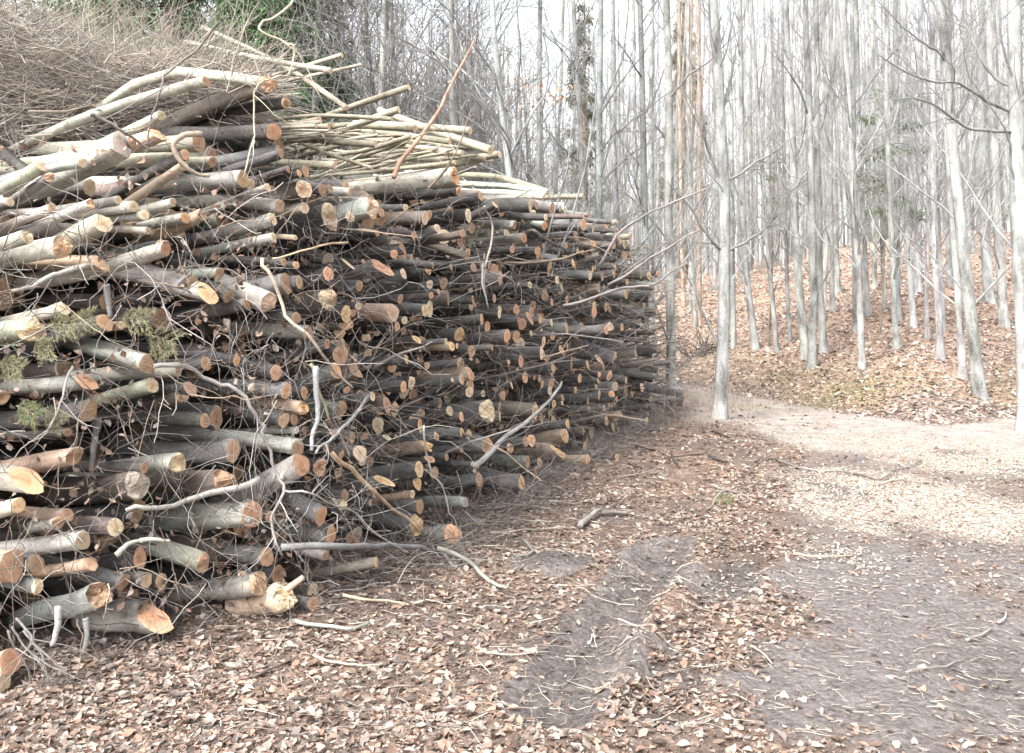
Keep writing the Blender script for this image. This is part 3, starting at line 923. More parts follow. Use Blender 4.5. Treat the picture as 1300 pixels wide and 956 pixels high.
# ------------------------------------------------------------------ trees
def spawn(P, R, n, t0, t1, length, K, up=.3, spread=.9, rf=.45, rmin=.002, grow=.25):
    """branches of the tubes P (N,k,3): n each; length: (lo, hi) or callable of t"""
    N, k, _ = P.shape
    t = rng.uniform(t0, t1, (N, n)); f = t * (k - 1); i = np.minimum(f.astype(int), k - 2); w = (f - i)[..., None]
    ar = np.arange(N)[:, None]
    st = P[ar, i] * (1 - w) + P[ar, i + 1] * w
    tg = nrm(P[ar, i + 1] - P[ar, i])
    rr = R[ar, i] * (1 - w[..., 0]) + R[ar, i + 1] * w[..., 0]
    rnd = nrm(rng.normal(0, 1, (N, n, 3)))
    perp = nrm(rnd - (rnd * tg).sum(-1, keepdims=True) * tg)
    d = nrm(tg * (1 - spread) + perp * spread + np.array([0, 0, up]) * rng.uniform(.3, 1.3, (N, n, 1)))
    ln = length(t) if callable(length) else rng.uniform(*length, (N, n))
    st = st.reshape(-1, 3); d = d.reshape(-1, 3); ln = ln.reshape(-1); rr = rr.reshape(-1)
    M = len(ln); out = np.zeros((M, K, 3)); out[:, 0] = st; cur = d; step = (ln / (K - 1))[:, None]
    for q in range(1, K):
        out[:, q] = out[:, q - 1] + cur * step
        cur = nrm(cur + rng.normal(0, .16, (M, 3)) + np.array([0, 0, grow]) * .5)
    r0 = np.maximum(np.minimum(rr * rf, ln * .0075 + .002), rmin)
    R2 = r0[:, None] * np.linspace(1, .3, K)
    return out, np.maximum(R2, rmin * .7)

def crown_mesh(tp, tr, h0, n1=30, n2=6, n3=4, ln=2.6, up=.55, mats=None, tint=(.3, .28, .27), low=0, fine=.003):
    """bare branches of a trunk path tp (K,3)"""
    H = tp[-1, 2] - tp[0, 2]; f0 = h0 / H
    B1, R1 = spawn(tp[None], tr[None], n1, f0, .98, lambda t: ln * (1.15 - .75 * (t - f0) / (1 - f0)) * rng.uniform(.5, 1.1, t.shape), 7, up, .62, .42, .006, .22)
    if low:
        b_, r_ = spawn(tp[None], tr[None], low, f0 * .3, f0, lambda t: rng.uniform(.8, 2.2, t.shape), 7, up * .7, .75, .25, .005, .12)
        B1 = np.concatenate([B1, b_]); R1 = np.concatenate([R1, r_])
    B2, R2 = spawn(B1, R1, n2, .2, .95, (.5, 1.5), 5, .2, .6, .55, fine * 1.2, .15)
    B3, R3 = spawn(B2, R2, n3, .15, 1.0, (.2, .6), 3, .1, .6, .6, fine, .1)
    VS, FS, LS = [], [], []; nb = 0
    for B, R, sg in ((B1, R1, 5), (B2, R2, 3), (B3, R3, 3)):
        v, q, l, *_ = tubes(B, R, sg); VS.append(v); FS.append(q + nb); LS.append(l); nb += len(v)
    VV = np.concatenate(VS)
    return new_mesh('crown', VV, [np.concatenate(FS)], [M_TWIG], tint=np.tile(np.array(tint), (len(VV), 1)), lc=np.concatenate(LS))

def trunk_mesh(tp, tr, tint, seg=12):
    v, q, l, *_ = tubes(tp[None], tr[None], seg, rough=.03)
    return new_mesh('trunk', v, [q], [M_TRUNK], tint=np.tile(np.array(tint), (len(v), 1)), lc=l)

def flare(K, r, H, flr=1.7):
    t = np.linspace(0, 1, K); z = t * H
    return r * (1 - .75 * t) * (1 + (flr - 1) * np.exp(-z / .28))

def ray_ground(u, v):
    d = np.linspace(3, 110, 2200)
    x = (u - CU) / F * d; z = CH - (v - HV) / F * d
    below = z < height(x, d)
    return d[np.argmax(below)] if below.any() else None
ZS = np.array([0, .02, .05, .1, .2, .32, .45, .6, .78, 1.0])
def hero_tree(pts, wpx, label, h0=None, crown=True, H=17, tint=(.3, .305, .3), cpar=None, kind='beech_tree', cat='tree', group=None, depth=None, flr=1.45, limbs=()):
    """pts: photo pixels from the base up"""
    u0, v0 = pts[0]
    d = depth or ray_ground(u0, v0) or 40
    x0 = (u0 - CU) / F * d; base = np.array([x0, d, float(height(x0, d)) - .05])
    W = [np.array([0, 0, 0.])]
    for (u, v) in pts[1:]:
        p = pix(u, v, d); W.append(p - base)
    if W[-1][2] < H:      # carry on upward the way it was going
        dr = W[-1] - W[-2] if len(W) > 1 else np.array([0, 0, 1.]); dr = dr / max(dr[2], .1); rem = H - W[-1][2]
        W.append(W[-1] + np.array([dr[0] * .6 * rem * .5, rng.normal(0, .2), rem * .5])); W.append(W[-1] + np.array([dr[0] * .2 * rem * .5, rng.normal(0, .2), rem * .5]))
    W = np.array(W); z = ZS * H
    tp = np.stack([np.interp(z, W[:, 2], W[:, 0]), np.interp(z, W[:, 2], W[:, 1]), z], -1)
    for k in range(3, len(tp) - 1): tp[k, :2] = .6 * tp[k, :2] + .2 * (tp[k - 1, :2] + tp[k + 1, :2]) + rng.normal(0, .015, 2)
    r = wpx / 2 / F * d
    tr = r * (1.08 - .8 * ZS) * (1 + (flr - 1) * np.exp(-z / .16))
    tt = np.array(tint) * rng.uniform(.88, 1.2) * (1 + rng.normal(0, .02, 3))
    root = put(kind, None, loc=tuple(base), label=label, cat=cat, group=group)
    put('trunk', trunk_mesh(tp, tr, tt, 14), parent=root)
    if crown:
        cp = dict(n1=26, n2=5, n3=4, ln=min(2.6, H * .16)); cp.update(cpar or {})
        put('crown', crown_mesh(tp, tr, h0 if h0 is not None else H * .36, tint=tt * .95, fine=max(.0022, .00008 * d), **cp), parent=root)
    for lm in limbs:
        w_ = np.array([pix(u, v, d) for u, v in lm]); w_[:, 1] += np.linspace(0, rng.uniform(-1.2, .6), len(w_))
        K = 3 * len(w_); P = resample(w_, K) - base; P[1:-1] += rng.normal(0, .007, (K - 2, 3))
        R = min(r * .32, .028) * np.linspace(1, .2, K)
        B, R2 = spawn(P[None], R[None], 12, .15, 1, (.3, 1.1), 6, .25, .5, .5, .003, .15)
        C_, R3 = spawn(B, R2, 5, .2, 1, (.15, .5), 4, .15, .5, .6, .0022, .1)
        v0_, q0_, l0_, *_ = tubes(P[None], R[None], 6); v1_, q1_, l1_, *_ = tubes(B, R2, 4); v2_, q2_, l2_, *_ = tubes(C_, R3, 3)
        put('limb', new_mesh('limb', np.concatenate([v0_, v1_, v2_]), [np.concatenate([q0_, q1_ + len(v0_), q2_ + len(v0_) + len(v1_)])], [M_TWIG], tint=np.array((.22, .215, .21)), lc=np.concatenate([l0_, l1_, l2_])), parent=root)
    return root, base, tp, tr

HT = [  # base pixel .. upward, width, crown start, label
 ([(914, 532), (919, 400), (923, 250), (920, 150), (908, 20)], 15, 3.4, 'stout smooth grey beech standing alone where the two tracks meet', dict()),
 ([(853, 520), (851, 400), (849, 200), (846, 60)], 12, 4.2, 'pale straight beech between the end of the woodpile and the lone stout beech', dict(low=4)),
 ([(820, 515), (820, 400), (818, 200), (813, 40)], 9, 4.5, 'slender whitish beech just past the last log ends', dict(low=4)),
 ([(796, 495), (789, 340), (780, 250), (778, 100)], 9, 4.0, 'wavy white trunk half hidden by the far end of the woodpile', dict(low=3)),
 ([(830, 457), (827, 380), (826, 280), (826, 100)], 8, 5, 'dim grey trunk just behind the slender whitish beech', None),
 ([(811, 435), (809, 330), (806, 200)], 7, 5, 'thin grey trunk in the gap beside the pile end', None),
 ([(1305, 560), (1298, 400), (1292, 250), (1286, 60)], 20, 5.0, 'thick leaning beech cut off by the right-hand picture edge', dict()),
 ([(1244, 505), (1233, 400), (1220, 300), (1212, 180), (1196, 40)], 14, 5, 'big leaning grey beech with mossy foot beside the track', dict()),
 ([(1223, 483), (1216, 380), (1210, 280), (1204, 180), (1194, 60)], 9, 5, 'slim leaning beech paired beside the big leaning one', None),
 ([(1194, 457), (1191, 380), (1187, 280), (1184, 180)], 8, 5, 'beech with a curved foot standing uphill of the slim leaning one', None),
 ([(1139, 443), (1133, 370), (1130, 280), (1127, 150)], 7, 5, 'thin beech leaning slightly, with a small dead twig at mid trunk', None),
 ([(1094, 470), (1092, 400), (1088, 300), (1080, 150), (1070, 20)], 8, 5, 'narrow beech standing alone on the leafy slope centre', None),
 ([(1087, 420), (1085, 340), (1084, 220)], 7, 5, 'slim trunk close behind the narrow lone beech', None),
 ([(1031, 468), (1031, 380), (1030, 280), (1027, 130), (1022, 10)], 10, 5, 'white straight beech, front one of the tight group of three', dict(low=3)),
 ([(1023, 455), (1016, 380), (1009, 300), (1005, 200), (1000, 60)], 10, 5, 'beech leaning away within the tight group of three', None),
 ([(1046, 448), (1042, 380), (1039, 280), (1036, 150)], 9, 5, 'beech with a flared dark foot in the tight group of three', None),
 ([(960, 445), (951, 380), (944, 300), (940, 180)], 8, 5, 'leaning beech on the bank just past the lone stout beech', None),
 ([(987, 448), (981, 380), (974, 300), (966, 200)], 6, 5, 'thin dark crooked beech on the bank between two leaning ones', None),
 ([(1004, 433), (999, 380), (997, 300), (995, 200)], 5, 5, 'very thin curved beech before the tight group', None),
 ([(932, 442), (930, 360), (929, 260), (928, 120)], 6, 5, 'slim grey beech directly behind the lone stout beech', None),
 ([(1057, 396), (1056, 330), (1055, 250)], 6, 5, 'short looking trunk with a pale root foot up the slope', None),
 ([(1064, 373), (1062, 320), (1060, 230)], 6, 5, 'slim trunk up the slope beside the pale-rooted one', None),
 ([(1103, 402), (1097, 330), (1094, 250), (1090, 120)], 7, 5, 'bending trunk up the slope with roots pointing downhill', None),
 ([(1123, 390), (1120, 330), (1120, 250)], 5, 5, 'faint slender trunk high up the slope', None),
 ([(1111, 367), (1109, 300), (1108, 220)], 6, 5, 'dark lower trunk far up the slope near the watermark gap', None),
 ([(1139, 408), (1138, 340), (1139, 240), (1138, 100)], 9, 5, 'broad blurred trunk behind the thin beech with the dead twig', None),
 ([(1160, 415), (1155, 350), (1151, 280), (1148, 150)], 7, 5, 'trunk with a pale streak in the middle of the slope', None),
 ([(1177, 432), (1176, 370), (1178, 300), (1182, 200)], 5, 5, 'thin crooked trunk leaning towards the track', None),
 ([(1165, 372), (1165, 300), (1168, 200)], 9, 5, 'wide grey trunk high on the slope with knobby foot', None),
 ([(1198, 420), (1195, 360), (1192, 290)], 5, 5, 'dim trunk behind the curved-foot beech', None),
 ([(1206, 365), (1204, 300), (1203, 200)], 7, 5, 'plain grey trunk near the crest of the slope', None),
 ([(1256, 385), (1252, 320), (1247, 250), (1243, 120)], 12, 5, 'broad beech near the crest with a swollen rooty foot', None),
 ([(1275, 415), (1270, 340), (1266, 270), (1260, 140)], 11, 5, 'tall broad beech with an exposed root foot near the crest', None),
 ([(884, 418), (880, 350), (876, 250), (874, 120)], 5, 5, 'slim grey trunk left of the orange pines', None),
 ([(869, 385), (866, 300), (864, 200)], 4, 5, 'dark thin trunk by the orange pines', None),
 ([(762, 420), (760, 300), (758, 200), (760, 60)], 9, 2.2, 'dark many-forked beech rising behind the woodpile end', dict(low=8, up=.8, ln=3.4)),
 ([(744, 400), (743, 300), (738, 150), (728, 10)], 8, 2.6, 'grey tree leaning away behind the pile, forks curving up', dict(low=6, up=.8)),
 ([(684, 380), (685, 250), (684, 120), (684, 10)], 7, 2.6, 'straight thin tree with orange dead leaves low on a side twig', dict(low=5)),
 ([(660, 350), (655, 215), (640, 150), (628, 40)], 9, 2.0, 'fanning dark tree with long arching branches behind the pale poles', dict(low=9, up=.5, ln=4.2)),
 ([(700, 380), (705, 250), (712, 120)], 5, 3, 'thin sapling between two forked trees', dict(low=4)),
]
LIMBS = {914: [[(920, 235), (908, 215), (893, 180), (880, 140), (862, 112)], [(920, 230), (938, 222), (962, 205), (990, 188), (1022, 160)], [(921, 320), (905, 310), (885, 285), (866, 258), (842, 235)], [(921, 320), (942, 310), (960, 296), (978, 284)], [(918, 140), (928, 110), (940, 60), (960, -20)], [(914, 90), (900, 50), (895, 0), (885, -50)]],
 1305: [[(1291, 168), (1250, 169), (1210, 168), (1175, 150), (1130, 140), (1070, 150)], [(1288, 145), (1240, 130), (1200, 115), (1160, 118), (1115, 108), (1080, 95)], [(1290, 112), (1265, 95), (1248, 60), (1240, 30), (1200, -20)], [(1287, 60), (1300, 20), (1290, -30)]],
 1244: [[(1208, 90), (1190, 68), (1160, 52), (1125, 25), (1090, -10)], [(1213, 150), (1228, 120), (1238, 60), (1250, 0)]],
 762: [[(759, 195), (775, 178), (800, 160), (835, 135), (890, 108)], [(759, 200), (752, 175), (742, 168), (722, 180)], [(759, 150), (780, 118), (810, 80), (860, 20)], [(760, 240), (790, 205), (830, 180), (860, 168)], [(759, 130), (752, 60), (765, 0), (770, -60)]],
 660: [[(652, 215), (640, 180), (600, 130), (560, 95), (480, 70), (400, 42)], [(648, 165), (622, 85), (592, 35), (560, -5)], [(650, 180), (600, 122), (545, 82), (480, 52), (430, 10)], [(652, 205), (610, 162), (555, 130), (480, 100), (405, 55)], [(654, 150), (660, 70), (650, 0)], [(650, 150), (620, 100), (600, 40), (580, -30)], [(655, 230), (600, 200), (540, 150), (500, 140)]],
 744: [[(738, 100), (722, 76), (695, 52), (668, 28)], [(739, 98), (732, 70), (705, 42), (690, 0)], [(742, 210), (715, 190), (690, 165), (668, 148)]],
 853: [[(848, 130), (870, 100), (900, 80), (940, 40)], [(849, 180), (830, 150), (815, 120)]],
 820: [[(816, 100), (790, 75), (770, 65)], [(817, 150), (835, 110), (850, 60)]],
 1031: [[(1027, 150), (1010, 120), (985, 95), (960, 80)], [(1027, 160), (1050, 120), (1075, 80)], [(1028, 215), (1005, 240), (980, 260)]],
 1094: [[(1080, 150), (1060, 110), (1045, 60)], [(1080, 140), (1105, 100), (1130, 60)]]}
trees = []
for pts, w, h0, lab, cp in HT:
    base_hidden = pts[0][0] < 770
    dep = {762: 15.5, 744: 17.0, 684: 16.0, 660: 11.5, 700: 21.0}.get(pts[0][0]) if base_hidden else None
    if pts[0][0] == 1305: dep = 12.5
    trees.append((pts, hero_tree(pts, w, lab, h0, True, 17, cpar=cp, depth=dep, limbs=LIMBS.get(pts[0][0], ()), group='beech trees of the forest')))
# two pines with orange upper bark
for (pts, w, lab) in (([(888, 412), (888, 330), (887, 240), (887, 150)], 6, 'pine with bright orange bark between grey beeches'), ([(868, 390), (866, 300), (864, 220)], 5, 'thinner orange-barked pine beside the bright one'), ([(880, 405), (879, 330), (878, 230)], 3.5, 'slimmest orange pine trunk of the three')):
    hero_tree(pts, w, lab, 12, True, 20, tint=(.36, .265, .2), cpar=dict(n1=14), kind='pine_tree', group='orange-barked pines', flr=1.15)

# background trees: shared shapes
variants = []
for kx in range(7):
    H = 20; K = 10
    tp = np.stack([np.cumsum(rng.normal(0, .05, K)), np.cumsum(rng.normal(0, .05, K)), ZS * H], -1); tp[:, :2] -= tp[0, :2]
    tr = .105 * (1.08 - .8 * ZS) * (1 + .4 * np.exp(-ZS * H / .18))
    tn = np.array((.3, .3, .295)) * rng.uniform(.82, 1.25)
    variants.append((trunk_mesh(tp, tr, tn, 8), crown_mesh(tp, tr, 6 + kx * .5, n1=30, n2=5, n3=3, ln=2.2, tint=tn * 1.0, low=0, fine=.003)))
shrubby = []
for kx in range(3):      # young beeches that branch from low down
    H = 9
    tp = np.stack([np.cumsum(rng.normal(0, .08, 10)), np.cumsum(rng.normal(0, .08, 10)), ZS * H], -1); tp[:, :2] -= tp[0, :2]
    tr = .055 * (1.08 - .85 * ZS)
    tn = np.array((.27, .26, .25))
    shrubby.append((trunk_mesh(tp, tr, tn, 7), crown_mesh(tp, tr, .8, n1=30, n2=7, n3=5, ln=3.2, up=.6, tint=tn * .7, fine=.0035)))
spots = []
taken = [(t[1][1][0], t[1][1][1]) for t in trees]
tries = 0
heroe_uv = [(t[0][0][0], t[1][1][1]) for t in trees]
while len(spots) < 190 and tries < 60000:
    tries += 1
    u = rng.uniform(380, 1340); d = 20 + 50 * rng.random() ** .6
    x = (u - CU) / F * d
    s = float(toe_signed(np.array(x), np.array(d)))
    if -4.2 < s < .6: continue
    if u > 800 and s < 0: continue
    if u > 1120 and d < 24: continue
    if u > 790 and s > 0 and d < 27 and rng.random() < .8: continue
    if min(((x - a) ** 2 + (d - b) ** 2 for a, b in taken), default=9) < (1.1 if d < 45 else 1.3) ** 2: continue
    if d < 34 and any(abs(u - hu) < 7 for hu, hd in heroe_uv if hd > d): continue
    if s > 0 and d < 54 and rng.random() < .84: continue
    taken.append((x, d)); spots.append((u, d, x))
landm = [(t[0][0][0], t[1][1][1], lab) for t, (_, _, _, lab, _) in zip(trees, HT)]
def shorten(n):
    for c_ in (' standing', ' with ', ' rising', ' beside', ' paired', ' cut off', ' between', ' just', ' half', ' leaning', ' on the', ' high', ' up the', ' near', ' in the', ' before', ' directly', ' within', ',', ' where', ' close', ' by ', ' behind'):
        i = n.find(c_)
        if i > 8: n = n[:i]
    return n
tseen = {}
spots.sort(key=lambda q: q[1])
for i, (u, d, x) in enumerate(spots):
    young = d < 34 and u < 800 and rng.random() < .55
    tm, cm = (shrubby if young else variants)[int(rng.integers(0, 3 if young else 7))]
    sc = rng.uniform(.75, 1.15)
    l_ = min(landm, key=lambda q: abs(q[0] - u) + abs(q[1] - d) * 2)
    side = 'to the right of' if u > l_[0] + 6 else 'to the left of' if u < l_[0] - 6 else 'behind'
    lk = ('young low-branching beech' if young else ('slim' if sc < .88 else 'tall' if sc > 1.02 else 'mid-sized') + ' grey beech') + (' far back' if d > 55 else ' some way back' if d > 38 else ' close behind')
    key = f"{lk}, {side} the {shorten(l_[2])}"
    n = tseen.get(key, 0); tseen[key] = n + 1
    lab = f"{ORD[min(n, 19)]}{key}"
    root = put('beech_tree', None, loc=(x, d, float(height(x, d)) - .08), label=' '.join(lab.split()[:16]), cat='tree', group='beech trees of the forest')
    lean = -.05 if u > 1050 else 0
    root.rotation_euler = (rng.normal(0, .02), lean + rng.normal(0, .03), rng.uniform(0, 6.28) if abs(lean) < .01 else rng.uniform(-.6, .6))
    root.scale = (sc * rng.uniform(.75, 1.15),) * 2 + (sc * rng.uniform(.9, 1.1),)
    put('trunk', tm, parent=root); put('crown', cm, parent=root)
print('background trees', len(spots))

NY = 0
for k_ in range(400):
    u = rng.uniform(390, 800); d = rng.uniform(13, 32); x = (u - CU) / F * d
    if NY >= 34: break
    if float(toe_signed(np.array(x), np.array(d))) > -4.2 or min((x - a) ** 2 + (d - b) ** 2 for a, b in taken) < 1.0 or (x < 3.4 and d < 15.5 and x > -.5): continue
    taken.append((x, d)); NY += 1
    l_ = min([q for q in landm if q[0] < 860], key=lambda q: abs(q[0] - u) + abs(q[1] - d) * 2)
    side = 'right of' if u > l_[0] + 6 else 'left of' if u < l_[0] - 6 else 'behind'
    key = f"young twiggy beech over the woodpile, {'just' if d < 22 else 'well'} {side} the {shorten(l_[2])}"
    n = tseen.get(key, 0); tseen[key] = n + 1
    tm, cm = shrubby[int(rng.integers(0, 3))]
    root = put('beech_tree', None, loc=(x, d, float(height(x, d)) - .08), label=' '.join((ORD[min(n, 19)] + key).split()[:16]), cat='tree', group='beech trees of the forest')
    root.rotation_euler = (rng.normal(0, .05), rng.normal(0, .05), rng.uniform(0, 6.28)); root.scale = (rng.uniform(.8, 1.25),) * 3
    put('trunk', tm, parent=root); put('crown', cm, parent=root)
# the far wood, one mass
N = 1050
d = 60 + 110 * rng.random(N) ** 1.1; u = rng.uniform(-150, 1450, N); x = (u - CU) / F * d; z = height(x, d)
K = 5; tt = np.linspace(0, 1, K)
Pf = np.stack([x[:, None] + rng.normal(0, .4, (N, 1)) * tt + rng.normal(0, .08, (N, K)), d[:, None] + 0 * tt, z[:, None] + tt * rng.uniform(16, 24, (N, 1))], -1)
Rf = rng.uniform(.07, .14, (N, 1)) * (1 - .7 * tt)
Bf, Rb = spawn(Pf, Rf, 15, .35, 1.0, (1.2, 4.0), 4, .6, .6, .3, .018, .3)
Cf, Rc = spawn(Bf, Rb, 4, .2, 1.0, (.6, 1.6), 3, .4, .6, .6, .012, .2)
v1, q1, l1, *_ = tubes(Pf, Rf, 5); v2, q2, l2, *_ = tubes(Bf, Rb, 3); v3, q3, l3, *_ = tubes(Cf, Rc, 3)
VV = np.concatenate([v1, v2, v3])
put('distant_forest', new_mesh('distant_forest', VV, [np.concatenate([q1, q2 + len(v1), q3 + len(v1) + len(v2)])], [M_TWIG], tint=np.concatenate([np.tile((.32, .32, .32), (len(v1), 1)), np.tile((.3, .29, .29), (len(v2) + len(v3), 1))]), lc=np.concatenate([l1, l2, l3])), kind='stuff', label='far grey wood of bare trunks and fine branches')

# ------------------------------------------------------------------ conifers
def blades(P, D, L, W, tint, sag=.0):
    """thin two-face blades: P (N,3) roots, D (N,3) directions"""
    N = len(P); D = nrm(D); r_ = nrm(rng.normal(0, 1, (N, 3))); S = nrm(np.cross(D, r_)); U = np.cross(S, D)
    L = np.asarray(L).reshape(-1, 1) * np.ones((N, 1)); W = np.asarray(W).reshape(-1, 1) * np.ones((N, 1))
    a = P; b = P + D * L * .5 + S * W * .5 + U * W * .3; c = P + D * L + np.array([0, 0, -1.]) * sag * L; e = P + D * L * .5 - S * W * .5 + U * W * .3
    V_ = np.stack([a, b, c, e], 1).reshape(-1, 3); k = np.arange(N)[:, None] * 4
    return V_, np.concatenate([k, k + 1, k + 2, k + 3], 1), np.repeat(np.asarray(tint) * np.ones((N, 3)), 4, 0)
def spruce(u, d, H, label, zlo=.15, dens=1.0, spread=2.6, droop=-.25, tint=(.085, .16, .065), blade=.16, tilt=0):
    x = (u - CU) / F * d; base = (x, d, float(height(x, d)))
    root = put('spruce_tree', None, loc=base, label=label, cat='tree', group='spruces among the beeches')
    zz = np.linspace(0, 1, 8); tp = np.stack([0 * zz, 0 * zz, zz * H], -1); tr = .017 * H * (1.05 - zz)
    put('trunk', trunk_mesh(tp, tr, (.16, .12, .09), 9), parent=root)
    n1 = int(95 * dens)
    t = rng.uniform(zlo, .98, n1); az = rng.uniform(0, 6.28, n1); ln = spread * (1.05 - t) * rng.uniform(.7, 1.1, n1)
    K = 7; kk = np.linspace(0, 1, K)
    out = np.stack([np.cos(az)[:, None] * ln[:, None] * kk, np.sin(az)[:, None] * ln[:, None] * kk, t[:, None] * H + ln[:, None] * (droop * np.sin(kk * 2.2) + .12 * kk ** 2)], -1)
    R = np.maximum(.004 * H * .3 * (1 - kk * .9) * np.ones((n1, 1)), .004)
    B2, R2 = spawn(out, R, 11, .12, 1.0, (.25, .75), 4, -.35, .7, .5, .003, -.5)
    fl = B2.reshape(-1, 4, 3)
    q = rng.random((len(fl), 26)) * 3; i = np.minimum(q.astype(int), 2); w = (q - i)[..., None]; ar = np.arange(len(fl))[:, None]
    P = (fl[ar, i] * (1 - w) + fl[ar, i + 1] * w).reshape(-1, 3)
    T = nrm(fl[ar, i + 1] - fl[ar, i]).reshape(-1, 3)
    D = T * .7 + rng.normal(0, .6, P.shape) + np.array([0, 0, -.5])
    keep = rng.random(len(P)) < dens if dens < 1 else np.ones(len(P), bool)
    P, D = P[keep], D[keep]
    bv, bq, bt = blades(P, D, rng.uniform(.5, 1.2, len(P)) * blade, .022 * blade / .16, np.array(tint) * rng.uniform(.5, 1.6, (len(P), 1)), .1)
    v1, q1, l1, *_ = tubes(out, R, 4); v2, q2, l2, *_ = tubes(B2, R2, 3)
    VV = np.concatenate([v1, v2, bv]); nb = len(v1) + len(v2)
    me = new_mesh('crown', VV, [np.concatenate([q1, q2 + len(v1), bq + nb])], [M_NEEDLE], tint=np.concatenate([np.tile((.14, .11, .09), (nb, 1)), bt]), smooth=False)
    put('crown', me, parent=root)
spruce(215, 15.5, 13, 'dark green spruce with drooping sprays behind the brushwood heap', .12, 2.6, 3.0, blade=.2)
spruce(355, 14.5, 12, 'dense dark spruce beside the tangle of pale twigs above the logs', .12, 2.6, 2.2, blade=.2)
spruce(140, 18, 15, 'spruce mostly hidden by the top of the brushwood heap', .12, 2.0, 3.2, blade=.2)
spruce(480, 13.5, 4.6, 'small fresh green spruce showing just over the pale poles', .3, .8, 1.2, tint=(.09, .15, .05))
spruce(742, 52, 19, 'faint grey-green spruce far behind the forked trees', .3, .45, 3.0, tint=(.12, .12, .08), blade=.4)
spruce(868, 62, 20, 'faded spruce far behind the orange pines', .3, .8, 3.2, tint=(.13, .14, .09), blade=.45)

# spindly spruce sapling with a few green sprays on the slope
def sapling(u0, v0, sprays, label, dd=None):
    d = dd or ray_ground(u0, v0)
    base = pix(u0, v0, d)
    root = put('spruce_sapling', None, loc=tuple(base), label=label, cat='tree', group='spruces among the beeches')
    top = pix(sprays[0][0], sprays[0][1] - 20, d) - base
    tp = resample([np.zeros(3), top * .5 + np.array([.08, 0, 0]), top], 8)
    put('trunk', trunk_mesh(tp, np.linspace(.03, .008, 8), (.2, .17, .14), 6), parent=root)
    VS, QS, TS = [], [], []; nb = 0
    for (u, v, w) in sprays:
        c = pix(u, v, d) - base; rad = w / F * d
        i = np.argmin(abs(tp[:, 2] - (c[2] - .1)))
        br = resample([tp[i], (tp[i] + c) / 2 + np.array([0, 0, .1]), c + np.array([0, 0, -.05])], 6)
        v1, q1, l1, *_ = tubes(br[None], np.linspace(.012, .004, 6)[None], 4)
        VS.append(v1); QS.append(q1 + nb); TS.append(np.tile((.15, .12, .1), (len(v1), 1))); nb += len(v1)
        n = 130
        P = c + rng.normal(0, 1, (n, 3)) * np.array([rad, rad, rad * .35]) * .55; D = nrm(P - c) + rng.normal(0, .5, (n, 3)) + np.array([0, 0, -.25])
        bv, bq, bt = blades(P, D, rng.uniform(.08, .17, n), .02, np.array((.09, .13, .05)) * rng.uniform(.5, 1.6, (n, 1)), .15)
        VS.append(bv); QS.append(bq + nb); TS.append(bt); nb += len(bv)
    put('crown', new_mesh('crown', np.concatenate(VS), [np.concatenate(QS)], [M_NEEDLE], tint=np.concatenate(TS), smooth=False), parent=root)
sapling(1118, 425, [(1122, 120, 16), (1160, 128, 18), (1103, 152, 8), (1112, 198, 20), (1100, 225, 13), (1108, 240, 12), (1128, 190, 12), (1136, 255, 12), (1112, 268, 10), (1162, 268, 8), (1172, 276, 8), (1170, 190, 12), (1160, 160, 10)], 'spindly conifer sapling with green sprays before the pale trunks')
sapling(976, 440, [(978, 225, 7), (978, 255, 8), (980, 275, 6)], 'small dull green conifer sapling behind the lone stout beech')

# ------------------------------------------------------------------ brushwood heap and twigs
def twig_batch(P0_, D0, L, R0, K=6, wob=.22, g=-.1):
    N = len(P0_); out = np.zeros((N, K, 3)); out[:, 0] = P0_; cur = nrm(D0); st = (np.asarray(L) / (K - 1))[:, None]
    for q in range(1, K):
        out[:, q] = out[:, q - 1] + cur * st; cur = nrm(cur + rng.normal(0, wob, (N, 3)) + np.array([0, 0, g]))
    return out, np.asarray(R0)[:, None] * np.linspace(1, .35, K)
def stuff_twigs(name, sets, label, kind='stuff', mat_=None):
    VS, QS, LS, TS = [], [], [], []; nb = 0
    for (P, R, sg, tint) in sets:
        v, q, l, N, K, _ = tubes(P, R, sg)
        VS.append(v); QS.append(q + nb); LS.append(l); nb += len(v)
        tt = np.asarray(tint) * np.ones((N, 3)); TS.append(np.repeat(tt, K * sg, 0))
    return put(name, new_mesh(name, np.concatenate(VS), [np.concatenate(QS)], [mat_ or M_TWIG], tint=np.concatenate(TS), lc=np.concatenate(LS)), kind=kind, label=label)

TW = np.array([(.38, .31, .25), (.32, .285, .265), (.47, .42, .37), (.2, .17, .155), (.4, .34, .28), (.33, .32, .315)])
N = 14000
uu = rng.uniform(-140, 300, N); dd = rng.uniform(5.7, 8.4, N)
vtop = np.interp(uu, [-140, 0, 60, 130, 230, 330, 380], [-35, 8, 48, 82, 112, 128, 140]); vbot = np.interp(uu, [-140, 0, 150, 330], [260, 235, 175, 110])
vv = vtop + (vbot - vtop) * rng.random(N) ** .9
zz = CH - (vv - HV) / F * dd
zz = zz - (dd - 5.8) * .0
xx = (uu - CU) / F * dd
D = np.stack([-rng.uniform(.4, 1.2, N) * np.where(rng.random(N) < .7, 1, -1), rng.normal(.3, .6, N), rng.normal(-.05, .38, N)], -1)
L = rng.uniform(.25, 1.3, N)
st = np.stack([xx, dd, zz], -1) - nrm(D) * L[:, None] * .5
T1, R1_ = twig_batch(st, D, L, np.clip(rng.lognormal(math.log(.0022), .5, N), .0012, .009), 7, .2, .02)
T2, R2_ = spawn(T1[:8000], R1_[:8000], 3, .2, .95, (.12, .5), 4, .1, .5, .7, .0013, 0)
